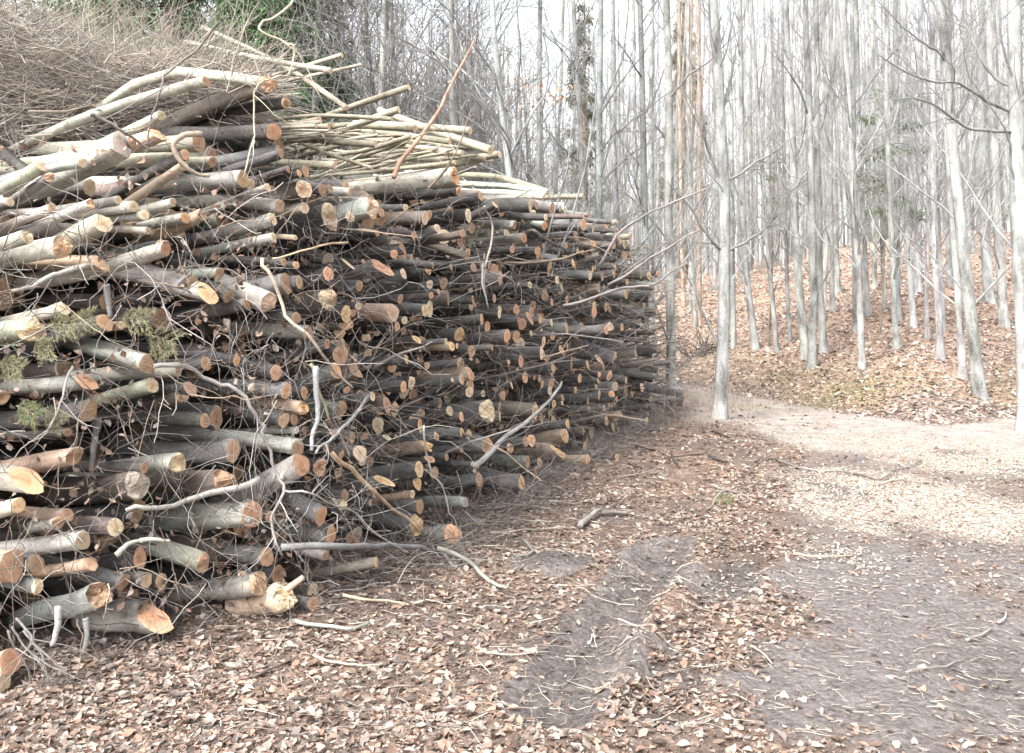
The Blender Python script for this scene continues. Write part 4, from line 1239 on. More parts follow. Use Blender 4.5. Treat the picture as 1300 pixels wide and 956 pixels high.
stuff_twigs('brushwood', [(T1, R1_, 4, TW[rng.integers(0, 6, N)] * rng.uniform(.7, 1.2, (N, 1))), (T2, R2_, 3, TW[rng.integers(0, 6, len(T2))])], 'heap of tangled tan and brown brushwood behind the logs')
# sprays of pale twigs sticking out of the heap
N = 150
uu = rng.uniform(40, 350, N); vv = np.interp(uu, [60, 130, 230, 330, 400, 470], [35, 50, 70, 95, 140, 170]) + rng.uniform(0, 35, N); dd = rng.uniform(4.6, 6.2, N)
st = np.stack([(uu - CU) / F * dd, dd, CH - (vv - HV) / F * dd], -1)
D = np.stack([rng.normal(.15, .7, N), rng.normal(0, .4, N), rng.uniform(.1, 1.0, N)], -1)
T1, R1_ = twig_batch(st, D, rng.uniform(.2, .75, N), rng.uniform(.002, .0045, N), 7, .2, .0)
T2, R2_ = spawn(T1, R1_, 3, .3, .95, (.1, .4), 4, .1, .5, .7, .0013, .05)
stuff_twigs('twig_sprays', [(T1, R1_, 4, (.36, .32, .27)), (T2, R2_, 3, (.34, .31, .28))], 'pale bare twigs standing up out of the brushwood')

# loose twigs caught between the logs
N = 2400
ss = np.where(rng.random(N) < .35, rng.uniform(-2.6, 1, N), rng.uniform(0, 11, N)); zc = rng.uniform(.05, 2.7, N)
x, y = face_xy(ss); pr = rng.uniform(-.25, .12, N)
st = np.stack([x + NORM[0] * (pr - LEAN * zc), y + NORM[1] * (pr - LEAN * zc), zc], -1)
u_, v_ = proj(st); ok = v_ > np.interp(u_, *VT) + 15; st = st[ok]; N = len(st)
D = np.stack([rng.normal(.1, .8, N), rng.normal(-.15, .7, N), rng.normal(-.1, .7, N)], -1)
L = rng.uniform(.15, .75, N)
T1, R1_ = twig_batch(st, D, L, rng.uniform(.0012, .0038, N), 7, .28, -.05)
T1[..., 2] = np.maximum(T1[..., 2], .03)
T2, R2_ = spawn(T1, R1_, 2, .2, .95, (.08, .3), 4, 0, .5, .7, .0011, 0)
gt = np.array([(.28, .26, .25), (.17, .15, .14), (.12, .1, .09), (.28, .22, .17), (.4, .38, .35)])
stuff_twigs('pile_twigs', [(T1, R1_, 4, gt[rng.integers(0, 5, N)]), (T2, R2_, 3, gt[rng.integers(0, 5, len(T2))])], 'thin twigs caught between the stacked logs')

N = 230
ss = np.concatenate([rng.uniform(8, 12, 170), rng.uniform(1, 9, 60)]); zc = rng.uniform(.1, 2.9, N)
x, y = face_xy(ss); pr = rng.uniform(-.1, .3, N)
st = np.stack([x + NORM[0] * (pr - LEAN * zc), y + NORM[1] * (pr - LEAN * zc), zc], -1)
D = -BDIR + rng.normal(0, .28, (N, 3)) + np.array([0, 0, .05])
T1, R1_ = twig_batch(st - BDIR * -.4, D, rng.uniform(.5, 1.15, N), rng.uniform(.004, .016, N), 7, .1, -.01)
T2, R2_ = spawn(T1, R1_, 2, .4, .95, (.1, .45), 5, .05, .5, .6, .0015, 0)
stuff_twigs('thin_sticks', [(T1, R1_, 6, gt[rng.integers(0, 4, N)]), (T2, R2_, 4, gt[rng.integers(0, 4, len(T2))])], 'thin ragged sticks poking out between the logs towards the track')

# ------------------------------------------------------------------ pale poles fanned over the top
def pole(tip, back, r0, r1, tint, label, group, cat='pole', name='pole', bend=.03, K=9):
    L = np.linalg.norm(np.asarray(back) - np.asarray(tip)); t = np.linspace(0, 1, K)
    mid = (np.asarray(tip) + np.asarray(back)) / 2 + rng.normal(0, bend, 3) * L
    P = resample([tip, mid, back], K) - tip
    v, q, l, N_, K_, sg = tubes(P[None], np.linspace(r0, r1, K)[None], 10, rough=.08)
    a_, b_ = endcaps(1, K, 10)
    o = put(name, new_mesh(name, v, [q, b_], [M_BARK], tint=np.array(tint), lc=l), loc=tuple(tip), label=label, cat=cat, group=group)
    th = np.arange(10); capv = v[:10] - nrm(P[1] - P[0]) * .0015
    capv = np.concatenate([capv, capv.mean(0)[None]])
    f = np.stack([th, np.full(10, 10), (th + 1) % 10], -1)
    cl = np.stack([np.append(np.cos(th * .628), 0), np.append(np.sin(th * .628), 0), np.full(11, rng.uniform(0, 50))], -1)
    put('cut_face', new_mesh('cut_face', capv, [f], [M_CUT], tint=np.array(CUTS['c']), lc=cl), parent=o)
    return o
PALE = [(.36, .33, .25), (.42, .37, .29), (.3, .28, .21), (.43, .37, .3), (.27, .24, .19), (.42, .395, .335)]
HP = [(B, l) for B, l in (
 ((434, 70, 367, 92, 3), 'bent grey stick rising highest over the pole fan'), ((459, 82, 372, 94, 2), 'thin forked stick below the bent grey one'),
 ((519, 111, 445, 137, 4), 'straight olive pole sticking up at a slant'), ((506, 139, 466, 157, 5), 'thick short pole end beside the slanted olive pole'),
 ((597, 166, 537, 162, 5), 'pale pole topmost near the fan tip'), ((623, 191, 540, 161, 6), 'thick yellow pole sloping down to the fan tip'),
 ((634, 196, 537, 206, 4.5), 'flat brownish pole lowest at the fan tip'), ((587, 195, 529, 186, 4.5), 'white pole end tucked under the thick yellow pole'),
 ((571, 180, 526, 178, 4), 'short pale pole in the middle of the fan'), ((497, 151, 393, 154, 3), 'long thin light pole crossing the fan'),
 ((527, 163, 432, 164, 5), 'greenish pole lying level on the fan'), ((477, 183, 406, 170, 4.5), 'olive pole with a frayed end'),
 ((425, 210, 350, 205, 5), 'brown-green pole running under the fan'), ((440, 137, 365, 95, 3.5), 'yellow-green stick bending down from the twig tangle'),
 ((420, 90, 330, 72, 4), 'mossy branch crossing before the spruce'), ((472, 213, 352, 158, 2.5), 'thin pale pole slanting down across the fan'),
 ((694, 243, 605, 228, 4), 'long yellowish pole over the far stack'), ((689, 250, 623, 246, 5), 'white peeled pole under the long yellowish one'),
 ((740, 249, 690, 254, 3.5), 'peeled tan pole jutting past the far stack'), ((750, 283, 710, 291, 6), 'short olive pole with slanted end'),
 ((783, 281, 733, 297, 3.2), 'pale forked pole reaching over the far end'), ((784, 302, 733, 305, 3.2), 'straight pale pole just under the forked one'),
 ((585, 238, 425, 241, 3), 'long thin white pole lying along under the hollow log'))]
for (u, v, u2, v2, rp), lab in HP:
    d = face_depth(u, v, .0); a = pix(u, v, d); s = (u - u2) / F * d / .9
    a2 = (u2 - CU) / F; s = (a2 * a[1] - a[0]) / (BDIR[0] - a2 * BDIR[1]); y2 = a[1] + s * BDIR[1]
    b_ = pix(u2, v2, y2); bk = a + (b_ - a) * max(1, 1.4 / max(s, .2))
    pole(a, bk, rp / F * d, rp / F * d * .8, PALE[rng.integers(0, 6)], lab, 'pale poles on top of the woodpile')
PO = {}
for i in range(84):
    far = i >= 50
    if far:
        u = rng.uniform(600, 775); v = np.interp(u, [600, 700, 775], [232, 256, 292]) + rng.uniform(0, 42)
    else:
        u = rng.uniform(400, 625); v = np.interp(u, [400, 480, 625], [150, 165, 190]) + abs(rng.normal(0, 14))
    d = face_depth(u, v, rng.uniform(-.5, .0)); a = pix(u, v, d); r = rng.uniform(.008, .024)
    bk = a + np.array([BDIR[0], BDIR[1], rng.normal(.0 if not far else -.03, .09)]) * rng.uniform(.9, 2.2) + np.array([0, rng.normal(0, .15), 0])
    near_ = min(HP, key=lambda q: math.hypot(q[0][0] - u, q[0][1] - v))
    key = f"{'thin' if r < .014 else 'stouter'} pale pole {dirword(u - near_[0][0], v - near_[0][1])} the {near_[1]}"
    n = PO.get(key, 0); PO[key] = n + 1
    pole(a, bk, r, r * .7, np.array(PALE[rng.integers(0, 6)]) * rng.uniform(.8, 1.1), ' '.join((ORD[min(n, 19)] + key).split()[:16]), 'pale poles on top of the woodpile')

# ------------------------------------------------------------------ single sticks and branches
def branch(pts, rpx, tint, label, name='branch', cat='branch', prot=.05, ground=False, twigs=0, group=None, K=None, depth=None, lift=0.0):
    W = []
    for (u, v) in pts:
        if ground:
            d = ray_ground(u, v); p = pix(u, v, d); p[2] = float(height(p[0], p[1])) + rpx / F * d * .8 + .015 + lift
        else:
            d = depth if depth else face_depth(u, v, prot)
            gl = (CH - .03) * F / (v - HV) if v > HV + 60 else 99
            p = pix(u, v, min(d, gl))
        W.append(p)
    W = np.array(W); d0 = W[0, 1]
    K = K or max(6, 3 * len(W)); P = resample(W, K); P[1:-1] += rng.normal(0, min(.005, .006 * float(np.linalg.norm(W[-1] - W[0]))), (K - 2, 3)) + min(.012, .012 * float(np.linalg.norm(W[-1] - W[0]))) * np.sin(np.arange(1, K - 1)[:, None] * rng.uniform(.5, 1.1, 3) + rng.uniform(0, 6, 3))
    o0 = P[0].copy(); P = P - o0
    R = rpx / F * W[:, 1].mean() * np.linspace(1, .55, K)
    v, q, l, N_, K_, sg = tubes(P[None], R[None], 8, rough=.06)
    a_, b_ = endcaps(1, K, 8)
    o = put(name, new_mesh(name, v, [q, a_, b_], [M_TWIG], tint=np.array(tint), lc=l), loc=tuple(o0), label=label, cat=cat, group=group)
    if twigs:
        B, R2 = spawn(P[None], R[None], twigs, .25, .98, (.12, .42), 5, .1, .55, .55, .0015, .05)
        C_, R3 = spawn(B, R2, 2, .3, .95, (.06, .2), 4, .05, .5, .6, .0012, .0)
        for Bx, Rx in ((B, R2),):
            for k in range(len(Bx)):
                v1, q1, l1, *_ = tubes(Bx[k:k + 1], Rx[k:k + 1], 5)
                v2, q2, l2, *_ = tubes(C_[2 * k:2 * k + 2], R3[2 * k:2 * k + 2], 4)
                put('twig', new_mesh('twig', np.concatenate([v1, v2]), [np.concatenate([q1, q2 + len(v1)])], [M_TWIG], tint=np.array(tint), lc=np.concatenate([l1, l2])), parent=o)
    return o
GREY = (.27, .265, .26); WHT = (.33, .31, .29); BRN = (.3, .2, .15); DRK = (.1, .085, .08); TAN = (.52, .38, .25); LGR = (.44, .44, .38)
branch([(500, 225), (548, 150), (577, 105), (601, 53)], 2.6, (.34, .21, .15), 'long reddish-brown stick rising at a slant above the pole fan', twigs=2, prot=.1)
branch([(615, 262), (625, 290), (616, 340), (617, 372), (611, 340), (630, 347), (652, 358)], 1.5, WHT, 'pale curling vine hanging over the far pile', prot=.25)
branch([(613, 335), (612, 360), (620, 392)], 1.6, WHT, 'short pale vine end dangling beside the curling one', prot=.28)
branch([(257, 171), (236, 170), (222, 180), (222, 190), (231, 207), (248, 220), (266, 223)], 4.2, (.4, .32, .25), 'hooked brown branch curving between the upper logs', prot=.12)
branch([(372, 0), (352, 22), (330, 35), (345, 45), (368, 58), (376, 66), (366, 92), (345, 100), (328, 113), (325, 165), (309, 226)], 1.7, (.5, .46, .34), 'pale branch arching down from the twig tangle over log ends', prot=.2, twigs=6)
branch([(421, 575), (450, 603), (500, 645), (531, 673)], 3.2, TAN, 'straight peeled tan pole leaning across the lower logs', prot=.22, name='peeled_stick', cat='stick')
branch([(401, 465), (404, 510), (400, 540), (396, 572)], 4.0, (.3, .3, .31), 'upright smooth grey stick in the middle of the pile', prot=.16, name='stick', cat='stick')
branch([(394, 462), (404, 490), (418, 535)], 2.5, (.34, .34, .2), 'mossy green stick leaning beside the upright grey one', prot=.12, name='stick', cat='stick')
branch([(468, 502), (445, 535), (420, 556), (401, 575)], 2.6, GREY, 'grey forked branch slanting up from the upright stick', prot=.2, twigs=5)
branch([(602, 592), (640, 558), (672, 533), (697, 508), (713, 485)], 3.2, (.3, .29, .28), 'long bare branch leaning up across the far low logs', prot=.3, twigs=3)
branch([(195, 465), (235, 468), (278, 483), (305, 503), (330, 533), (338, 560), (349, 600), (362, 620), (342, 657), (358, 705)], 3.0, WHT, 'long white forked branch winding down over the near logs', prot=.18, twigs=9)
branch([(362, 623), (390, 626), (430, 642), (462, 662)], 1.6, WHT, 'thin white side branch spreading over the low logs', prot=.25, twigs=6)
branch([(333, 328), (348, 365), (372, 408), (400, 438), (432, 478), (447, 492)], 2.6, (.5, .42, .33), 'pale bent stick hanging diagonally over the dark logs', prot=.2)
branch([(441, 308), (395, 315), (346, 328)], 1.6, TAN, 'thin straight tan stick lying across the upper logs', prot=.25)
branch([(357, 695), (425, 692), (475, 690), (520, 697), (560, 701), (580, 720)], 4.4, (.19, .185, .18), 'long curved grey limb under the jutting pale log', prot=.3, twigs=2)
branch([(555, 696), (592, 707), (618, 735), (630, 744), (646, 745)], 3.2, (.27, .27, .24), 'smooth pale limb bending down onto the leaves', ground=False, depth=5.55)
branch([(538, 540), (546, 590), (560, 620), (572, 655), (589, 690)], 1.3, WHT, 'thin pale switch hanging in front of the low logs', prot=.4)
branch([(278, 28), (258, 52), (230, 82), (207, 106), (195, 138), (190, 186)], 1.7, (.16, .14, .13), 'dark bare twig standing up against the brushwood', prot=.2, twigs=5)
branch([(115, 146), (133, 152), (162, 172), (194, 192)], 2.6, (.18, .16, .15), 'dark crooked twig lying before the big curved log', prot=.3, twigs=4)
branch([(772, 362), (804, 343), (835, 322), (861, 307), (889, 292)], 1.9, (.22, .2, .19), 'upper curved bare branch springing from the pile end', depth=9.6, twigs=2)
branch([(715, 388), (762, 375), (804, 364), (835, 359), (872, 335)], 2.0, (.22, .2, .19), 'lower long bare branch springing from the pile end', depth=9.2, twigs=3)
branch([(760, 340), (788, 295), (810, 278), (848, 260), (900, 238)], 1.9, (.24, .22, .21), 'highest arching bare branch beyond the pile end', depth=10.4, twigs=3)
branch([(678, 293), (700, 308), (728, 323)], 2.4, (.14, .12, .11), 'dark stick slanting down over the far logs', prot=.15)
branch([(134, 362), (138, 380), (140, 404)], 5, GREY, 'upright stump of grey wood between two levels of logs', prot=.02, name='stick', cat='stick')
branch([(123, 530), (120, 560), (115, 598)], 5.5, (.16, .15, .14), 'dark upright post in the deep gap', prot=-.1, name='stick', cat='stick')
branch([(110, 337), (85, 345), (60, 352), (38, 365), (15, 370)], 4, (.33, .31, .28), 'crooked grey branch over the deep upper gap', prot=.1, twigs=2)
branch([(92, 465), (85, 482), (76, 512), (63, 545), (36, 562)], 1.9, WHT, 'thin whitish twig bending over the greenish log', prot=.2, twigs=3)
branch([(330, 608), (270, 628), (215, 640), (160, 648)], 4.6, (.38, .37, .34), 'long tapering grey branch lying above the pale grey-green log', prot=.12)
branch([(147, 705), (162, 692), (178, 686)], 4, LGR, 'short greenish elbow of branch with cut joint', prot=.12)
branch([(178, 686), (195, 685), (216, 687)], 3.2, LGR, 'short level greenish stick joined to the elbow piece', prot=.13)
branch([(74, 770), (72, 800), (66, 820)], 5, (.42, .41, .39), 'thick root-like stub propping the burl-ended log', prot=.2)
branch([(108, 785), (110, 805), (105, 832)], 4, GREY, 'second straight stub under the burl-ended log', prot=.15)
for k, (a_, b_, c_) in enumerate([((15, 795), (30, 820), (70, 850)), ((20, 785), (45, 815), (88, 862)), ((30, 800), (52, 830), (62, 866)), ((10, 800), (32, 845), (40, 868))]):
    branch([a_, b_, c_], 1.7, (.24, .225, .21), ['outermost grey twig of the bundle by the corner log', 'longest grey twig of the bundle by the corner log', 'straight thin twig of the bundle by the corner log', 'short twig of the bundle by the corner log'][k], ground=False, depth=3.72, twigs=3)
# on the ground
GB = [([(807, 569), (830, 574), (853, 583), (898, 578)], 2.6, (.22, .17, .14), 'dark forked branch lying beyond the pile foot', 2), ([(853, 583), (861, 597)], 2.2, DRK, 'short spur branch by the dark forked one', 0),
 ([(901, 583), (912, 587), (922, 592)], 3.2, DRK, 'short black stick on leaves beyond the pile', 0), ([(905, 551), (915, 554), (926, 559)], 2.6, DRK, 'small dark stick near the foot of the stout beech', 0),
 ([(985, 586), (1016, 598), (1061, 601), (1105, 610), (1124, 610), (1145, 598), (1170, 589)], 2.2, (.3, .27, .25), 'long winding grey branch on the sawdust edge', 2),
 ([(1007, 709), (1046, 712), (1084, 713)], 2.2, (.5, .4, .33), 'straight pinkish stick beside the bare mud', 0),
 ([(375, 797), (409, 802), (443, 803), (469, 799)], 3.8, (.42, .42, .38), 'curved grey-green stick lying on the leaves', 0),
 ([(435, 763), (482, 768), (519, 773)], 2.8, (.62, .52, .38), 'pale peeled stick on the leaves', 0),
 ([(398, 837), (420, 845), (453, 851), (487, 853)], 2.4, (.6, .52, .4), 'thin pale curved stick low on the leaves', 0),
 ([(322, 866), (359, 849), (401, 824)], 2.0, (.25, .2, .17), 'dark thin stick slanting over the leaves', 0),
 ([(376, 790), (350, 782), (320, 787)], 2.0, BRN, 'brown twig near the broken-cut block', 2),
 ([(736, 674), (748, 660), (764, 653)], 5.0, (.36, .33, .3), 'broken grey branch chunk, thicker half', 0), ([(764, 655), (780, 658), (796, 657)], 4.2, (.3, .27, .25), 'broken grey branch chunk, thinner half', 0),
 ([(664, 691), (675, 704), (655, 715)], 2.8, GREY, 'small hooked grey stick by the mud clod', 0), ([(664, 613), (660, 628), (657, 641)], 3.4, (.38, .38, .38), 'short grey stub pointing down at the pile foot', 0),
 ([(625, 650), (665, 646), (700, 650)], 1.8, (.4, .35, .3), 'thin straight twig level on the leaves past the pile', 0), ([(622, 680), (665, 677), (720, 676)], 1.8, (.46, .42, .36), 'second thin level twig past the pile', 0),
 ([(900, 620), (930, 628), (960, 640)], 1.8, (.42, .38, .34), 'thin grey twig near the green sprig', 0), ([(898, 650), (915, 635), (925, 622)], 1.6, (.44, .42, .36), 'slanting twig under the green sprig', 0),
 ([(1227, 820), (1245, 812), (1259, 804)], 2.6, (.5, .44, .4), 'pinkish stick on the right-hand mud', 0), ([(1268, 798), (1276, 790), (1278, 783)], 2.2, (.5, .46, .44), 'small curved stick at the edge of the mud', 0),
 ([(952, 829), (968, 838), (980, 851)], 2.0, (.56, .5, .42), 'pale bent twig near the lower middle', 0), ([(610, 836), (650, 841), (700, 835)], 1.8, (.44, .38, .33), 'thin brown twig low beside the tyre track', 0),
 ([(708, 750), (735, 748), (760, 750)], 1.5, (.5, .44, .38), 'fine pale twig above the tyre track', 0), ([(1150, 867), (1200, 852), (1225, 840)], 1.5, (.4, .36, .33), 'fine grey twig across the bare mud', 0),
 ([(1115, 620), (1150, 614), (1185, 616)], 1.5, (.36, .3, .27), 'fine dark twig on the sawdust', 0), ([(785, 800), (808, 800), (832, 803)], 1.6, (.55, .46, .38), 'short pinkish twig beside the tyre track', 0)]
for pts, rp, t_, lab, tw in GB: branch(pts, rp * .8, tuple(q * .72 for q in t_), lab, name='stick', cat='stick', ground=True, twigs=tw)

# green and dry fir sprigs
def sprig(u, v, du, dv, label, tint, prot=.12, n=5, ground=False, wl=.035):
    d = ray_ground(u, v) if ground else face_depth(u, v, prot); a = pix(u, v, d)
    if ground: a[2] += .02
    e = pix(u + du, v + dv, d - .03) - a
    root = put('fir_sprig', None, loc=tuple(a), label=label, cat='sprig', group='fir sprigs')
    ax = resample([np.zeros(3), e * .5 + np.array([0, 0, .01]), e], 6)
    tw = [ax] + [np.stack([ax[k] + (e * .28 * f + s_ * np.array([e[2], 0, -e[0]]) * .35 * f) + np.array([0, 0, -.01]) * f * f for f in np.linspace(0, 1, 6)]) for k in (1, 2, 3, 4) for s_ in (-1, 1)]
    tw = np.array(tw); vs, qs, ls, *_ = tubes(tw, np.full((len(tw), 6), .0022) * np.linspace(1, .5, 6), 5)
    put('stem', new_mesh('stem', vs, [qs], [M_TWIG], tint=np.array((.3, .25, .18)), lc=ls), parent=root)
    q = rng.random((len(tw), 60)) * 4.99; i = q.astype(int); w = (q - i)[..., None]; ar = np.arange(len(tw))[:, None]
    P = (tw[ar, i] * (1 - w) + tw[ar, i + 1] * w).reshape(-1, 3); T = nrm(tw[ar, i + 1] - tw[ar, i]).reshape(-1, 3)
    D = T * .9 + rng.normal(0, .45, P.shape)
    bv, bq, bt = blades(P, D, rng.uniform(.6, 1.1, len(P)) * wl, .0028, np.array(tint) * rng.uniform(.7, 1.3, (len(P), 1)))
    put('needles', new_mesh('needles', bv, [bq], [M_NEEDLE], tint=bt, smooth=False), parent=root)
DRYG = (.33, .32, .2)
sprig(60, 412, 34, 4, 'dry fir sprig beside the greenish broken log', DRYG); sprig(88, 415, 30, -10, 'pale fir sprig left of the tilted crooked log', DRYG)
sprig(150, 405, 38, 3, 'dry fir sprig behind the tilted crooked log', DRYG); sprig(183, 425, 40, 12, 'yellowish fir sprig spread below the mottled log', DRYG)
sprig(190, 432, 22, 20, 'drooping fir sprig tip under the mottled log', DRYG); sprig(-4, 462, 30, 8, 'fir sprig at the picture edge under the broken log', DRYG)
sprig(40, 448, 24, -6, 'small fir sprig above the grey-green log', DRYG); sprig(55, 520, 22, 16, 'fir sprig hanging below the grey-green log', DRYG); sprig(20, 515, 26, 14, 'green-grey fir sprig over the dark gap', (.25, .28, .15))
sprig(905, 640, 26, -2, 'fresh green fir sprig lying on the leaves', (.15, .2, .08), ground=True, wl=.03); sprig(918, 637, 16, 6, 'tiny green tuft beside the fresh fir sprig', (.15, .2, .08), ground=True, wl=.03)

# ------------------------------------------------------------------ leaves
def leaves(P, size, tint, flat=.45):
    N = len(P)
    az = rng.uniform(0, 6.28, N); tl = rng.normal(0, flat, (N, 2))
    e1 = nrm(np.stack([np.cos(az), np.sin(az), tl[:, 0]], -1)); e2 = nrm(np.cross(nrm(np.stack([tl[:, 1] * .7, -tl[:, 0] * .7, np.ones(N)], -1)), e1)); e3 = np.cross(e1, e2)
    cu = rng.uniform(-.35, .6, N)[:, None]; w = rng.uniform(.26, .38, N)[:, None]; s = size[:, None]; c2 = rng.uniform(-.2, .35, N)[:, None]
    a = P - e1 * s * .5 + e3 * s * c2 * .5; t = P + e1 * s * .5 + e3 * s * c2; m_ = P + e3 * 0
    l = P + e2 * w * s + e3 * cu * s * .5 - e1 * s * .05; r = P - e2 * w * s + e3 * cu * s * .5 - e1 * s * .05
    l2 = P + e2 * w * .75 * s + e3 * cu * s * .45 + e1 * s * .25; r2 = P - e2 * w * .7 * s + e3 * cu * s * .45 + e1 * s * .25
    V_ = np.stack([a, l, l2, t, r2, r, m_], 1).reshape(-1, 3); k = np.arange(N)[:, None] * 7
    T_ = np.concatenate([np.concatenate([k + p, k + q, k + 6], 1) for p, q in ((1, 0), (2, 1), (3, 2), (4, 3), (5, 4), (0, 5))])
    return V_, T_, np.repeat(tint, 7, 0)
LC_ = np.array([(.34, .225, .165), (.44, .32, .245), (.24, .155, .115), (.46, .37, .3), (.37, .235, .165), (.52, .44, .37), (.16, .11, .085), (.42, .31, .245), (.32, .28, .25), (.2, .16, .14)])
def scatter(n, us, ds, dens, size, name, label, tone=1.0, lift=.007, flat=.3):
    d = ds(n); u = rng.uniform(*us, n); x = (u - CU) / F * d; y = d
    soil, saw, road, dirt, moss, s = masks(x, y)
    keep = rng.random(n) < dens(x, y, soil, saw, road, dirt, moss, s)
    keep &= rng.random(n) > .45 * (1 - sstep(.08, .25, seg_dist(x, y, RUT)))
    # nothing under the pile
    w = (x - P0[0]) * NORM[0] + (y - P0[1]) * NORM[1]
    keep &= ~((w < -.5) & (y < 17) & (x < 2.6) & (y > 4.3))
    x, y = x[keep], y[keep]; N = len(x)
    z = height(x, y) + lift * rng.uniform(.3, 1.3, N)
    sz = size(y) * (.3 + 1.9 * rng.random(N) ** 2.8)
    tc = LC_[rng.integers(0, len(LC_), N)] * rng.uniform(.6, 1.12, (N, 1)) * tone
    tc = tc * .85 + .15 * tc.mean(1, keepdims=True)
    if tone > 1: tc = tc * .6 + .4 * tc.mean(1, keepdims=True) * np.array([1.12, .98, .9])
    v, t, c = leaves(np.stack([x, y, z], -1), sz, tc, flat)
    print(name, N)
    put(name, new_mesh(name, v, [t], [M_LEAF], tint=c, smooth=False), kind='stuff', label=label)
def dens_near(x, y, soil, saw, road, dirt, moss, s):
    k = .2 + np.where(x > -.4, .5, .75) * sstep(.4, .62, fbm(x * 1.3, y * 1.3, 77)) * (.35 + .65 * sstep(.35, .6, fbm(x * 5, y * 5, 78, 3)))
    k = k * (1 + .5 * (1 - sstep(-.6, .2, x)) * (y < 7)); k = k * (1 - .88 * soil) * (1 - .75 * saw) * (1 - .88 * road) * (1 - .72 * dirt)
    return k * (s < 1.5)
scatter(260000, (-60, 1900), lambda n: 2.95 + 5.5 * rng.random(n) ** 1.2, dens_near, lambda y: .029 + 0 * y, 'leaf_litter', 'dry curled beech leaves covering the ground by the pile')
scatter(130000, (560, 1750), lambda n: 7.5 + 14 * rng.random(n) ** 1.3, dens_near, lambda y: .037 + .0015 * (y - 7), 'leaf_litter', 'dry beech leaves between the pile and the tracks')
scatter(190000, (700, 1600), lambda n: 13 + 42 * rng.random(n) ** 1.1, lambda x, y, so, sa, ro, di, mo, s: (s > -.3) * (.45 + .55 * (1 - mo)) * (1 - .9 * ro), lambda y: .062 + .0015 * (y - 13), 'leaf_litter', 'orange-brown beech leaves covering the wooded slope', 1.5, .02, .35)  # raised tone paints the slope's brighter light into the leaf colour
# leaves caught in the pile
N = 5200
ss = np.where(rng.random(N) < .6, rng.uniform(-2.6, .8, N), rng.uniform(0, 9, N)); zc = rng.uniform(.05, 2.5, N)
x, y = face_xy(ss); pr = rng.uniform(-.45, -.02, N)
cl = fbm(ss * 2.3, zc * 2.3, 91) > .5
P = np.stack([x + NORM[0] * (pr - LEAN * zc), y + NORM[1] * (pr - LEAN * zc), zc], -1)[cl]
v, t, c = leaves(P, rng.uniform(.03, .06, len(P)), LC_[rng.integers(0, len(LC_), len(P))] * rng.uniform(.6, 1.05, (len(P), 1)), 1.0)
put('caught_leaves', new_mesh('caught_leaves', v, [t], [M_LEAF], tint=c, smooth=False), kind='stuff', label='dry brown leaves caught among the logs')
# hanging dead leaves on side twigs in the wood
for (u, v, ru, rv, d, n, lb) in ((685, 122, 22, 6, 15.5, 55, 1), (665, 103, 7, 5, 15.5, 15, 1), (960, 372, 12, 5, 30, 60, 2), (1050, 118, 16, 8, 26, 40, 2), (895, 60, 20, 20, 30, 0, 2)):
    if not n: continue
    P = pix(u, v, d) + rng.normal(0, 1, (n, 3)) * np.array([ru, ru, rv]) / F * d
    vv, t, c = leaves(P, rng.uniform(.06, .1, n), np.tile((.5, .32, .22), (n, 1)), 1.2)
    put('dead_leaves', new_mesh('dead_leaves', vv, [t], [M_LEAF], tint=c, smooth=False), kind='stuff', label='orange dead leaves still hanging on thin side twigs')

# chips, sawdust shreds and small sticks strewn on the ground
def strew(n, us, ds, wfun, Lr, Rr, cols, name, label):
    d = ds(n); u = rng.uniform(*us, n); x = (u - CU) / F * d
    soil, saw, road, dirt, moss, s = masks(x, d)
    keep = (rng.random(n) < wfun(soil, saw, road, dirt)) & (s < 0)
    x, y = x[keep], d[keep]; N = len(x); az = rng.normal(0, .8, N) + (rng.random(N) < .3) * rng.uniform(0, 3, N)
    D = np.stack([np.cos(az), np.sin(az), rng.normal(0, .05, N)], -1)
    L = rng.uniform(*Lr, N) * rng.random(N) ** .6 + Lr[0]
    T, R = twig_batch(np.stack([x, y, height(x, y) + .012], -1), D, L, rng.uniform(*Rr, N), 4, .18, 0)
    T[..., 2] = height(T[..., 0], T[..., 1]) + .008 + rng.uniform(0, .01, (N, 1))
    stuff_twigs(name, [(T, R, 4, np.array(cols)[rng.integers(0, len(cols), N)] * rng.uniform(.7, 1.2, (N, 1)))], label)
strew(8000, (560, 1900), lambda n: 3.3 + 9 * rng.random(n) ** 1.2, lambda so, sa, ro, di: .12 + .5 * so + .7 * di + .3 * sa, (.015, .1), (.001, .0028), [(.45, .39, .34), (.5, .44, .38), (.36, .32, .29), (.2, .17, .16), (.4, .33, .27)], 'wood_litter', 'small twigs and shreds strewn over the mud')
strew(3500, (200, 900), lambda n: 3.3 + 9 * rng.random(n) ** 1.2, lambda so, sa, ro, di: .4, (.04, .3), (.001, .003), [(.5, .45, .38), (.3, .26, .23), (.2, .17, .15), (.42, .38, .34)], 'small_twigs', 'thin dry twigs lying among the leaves')
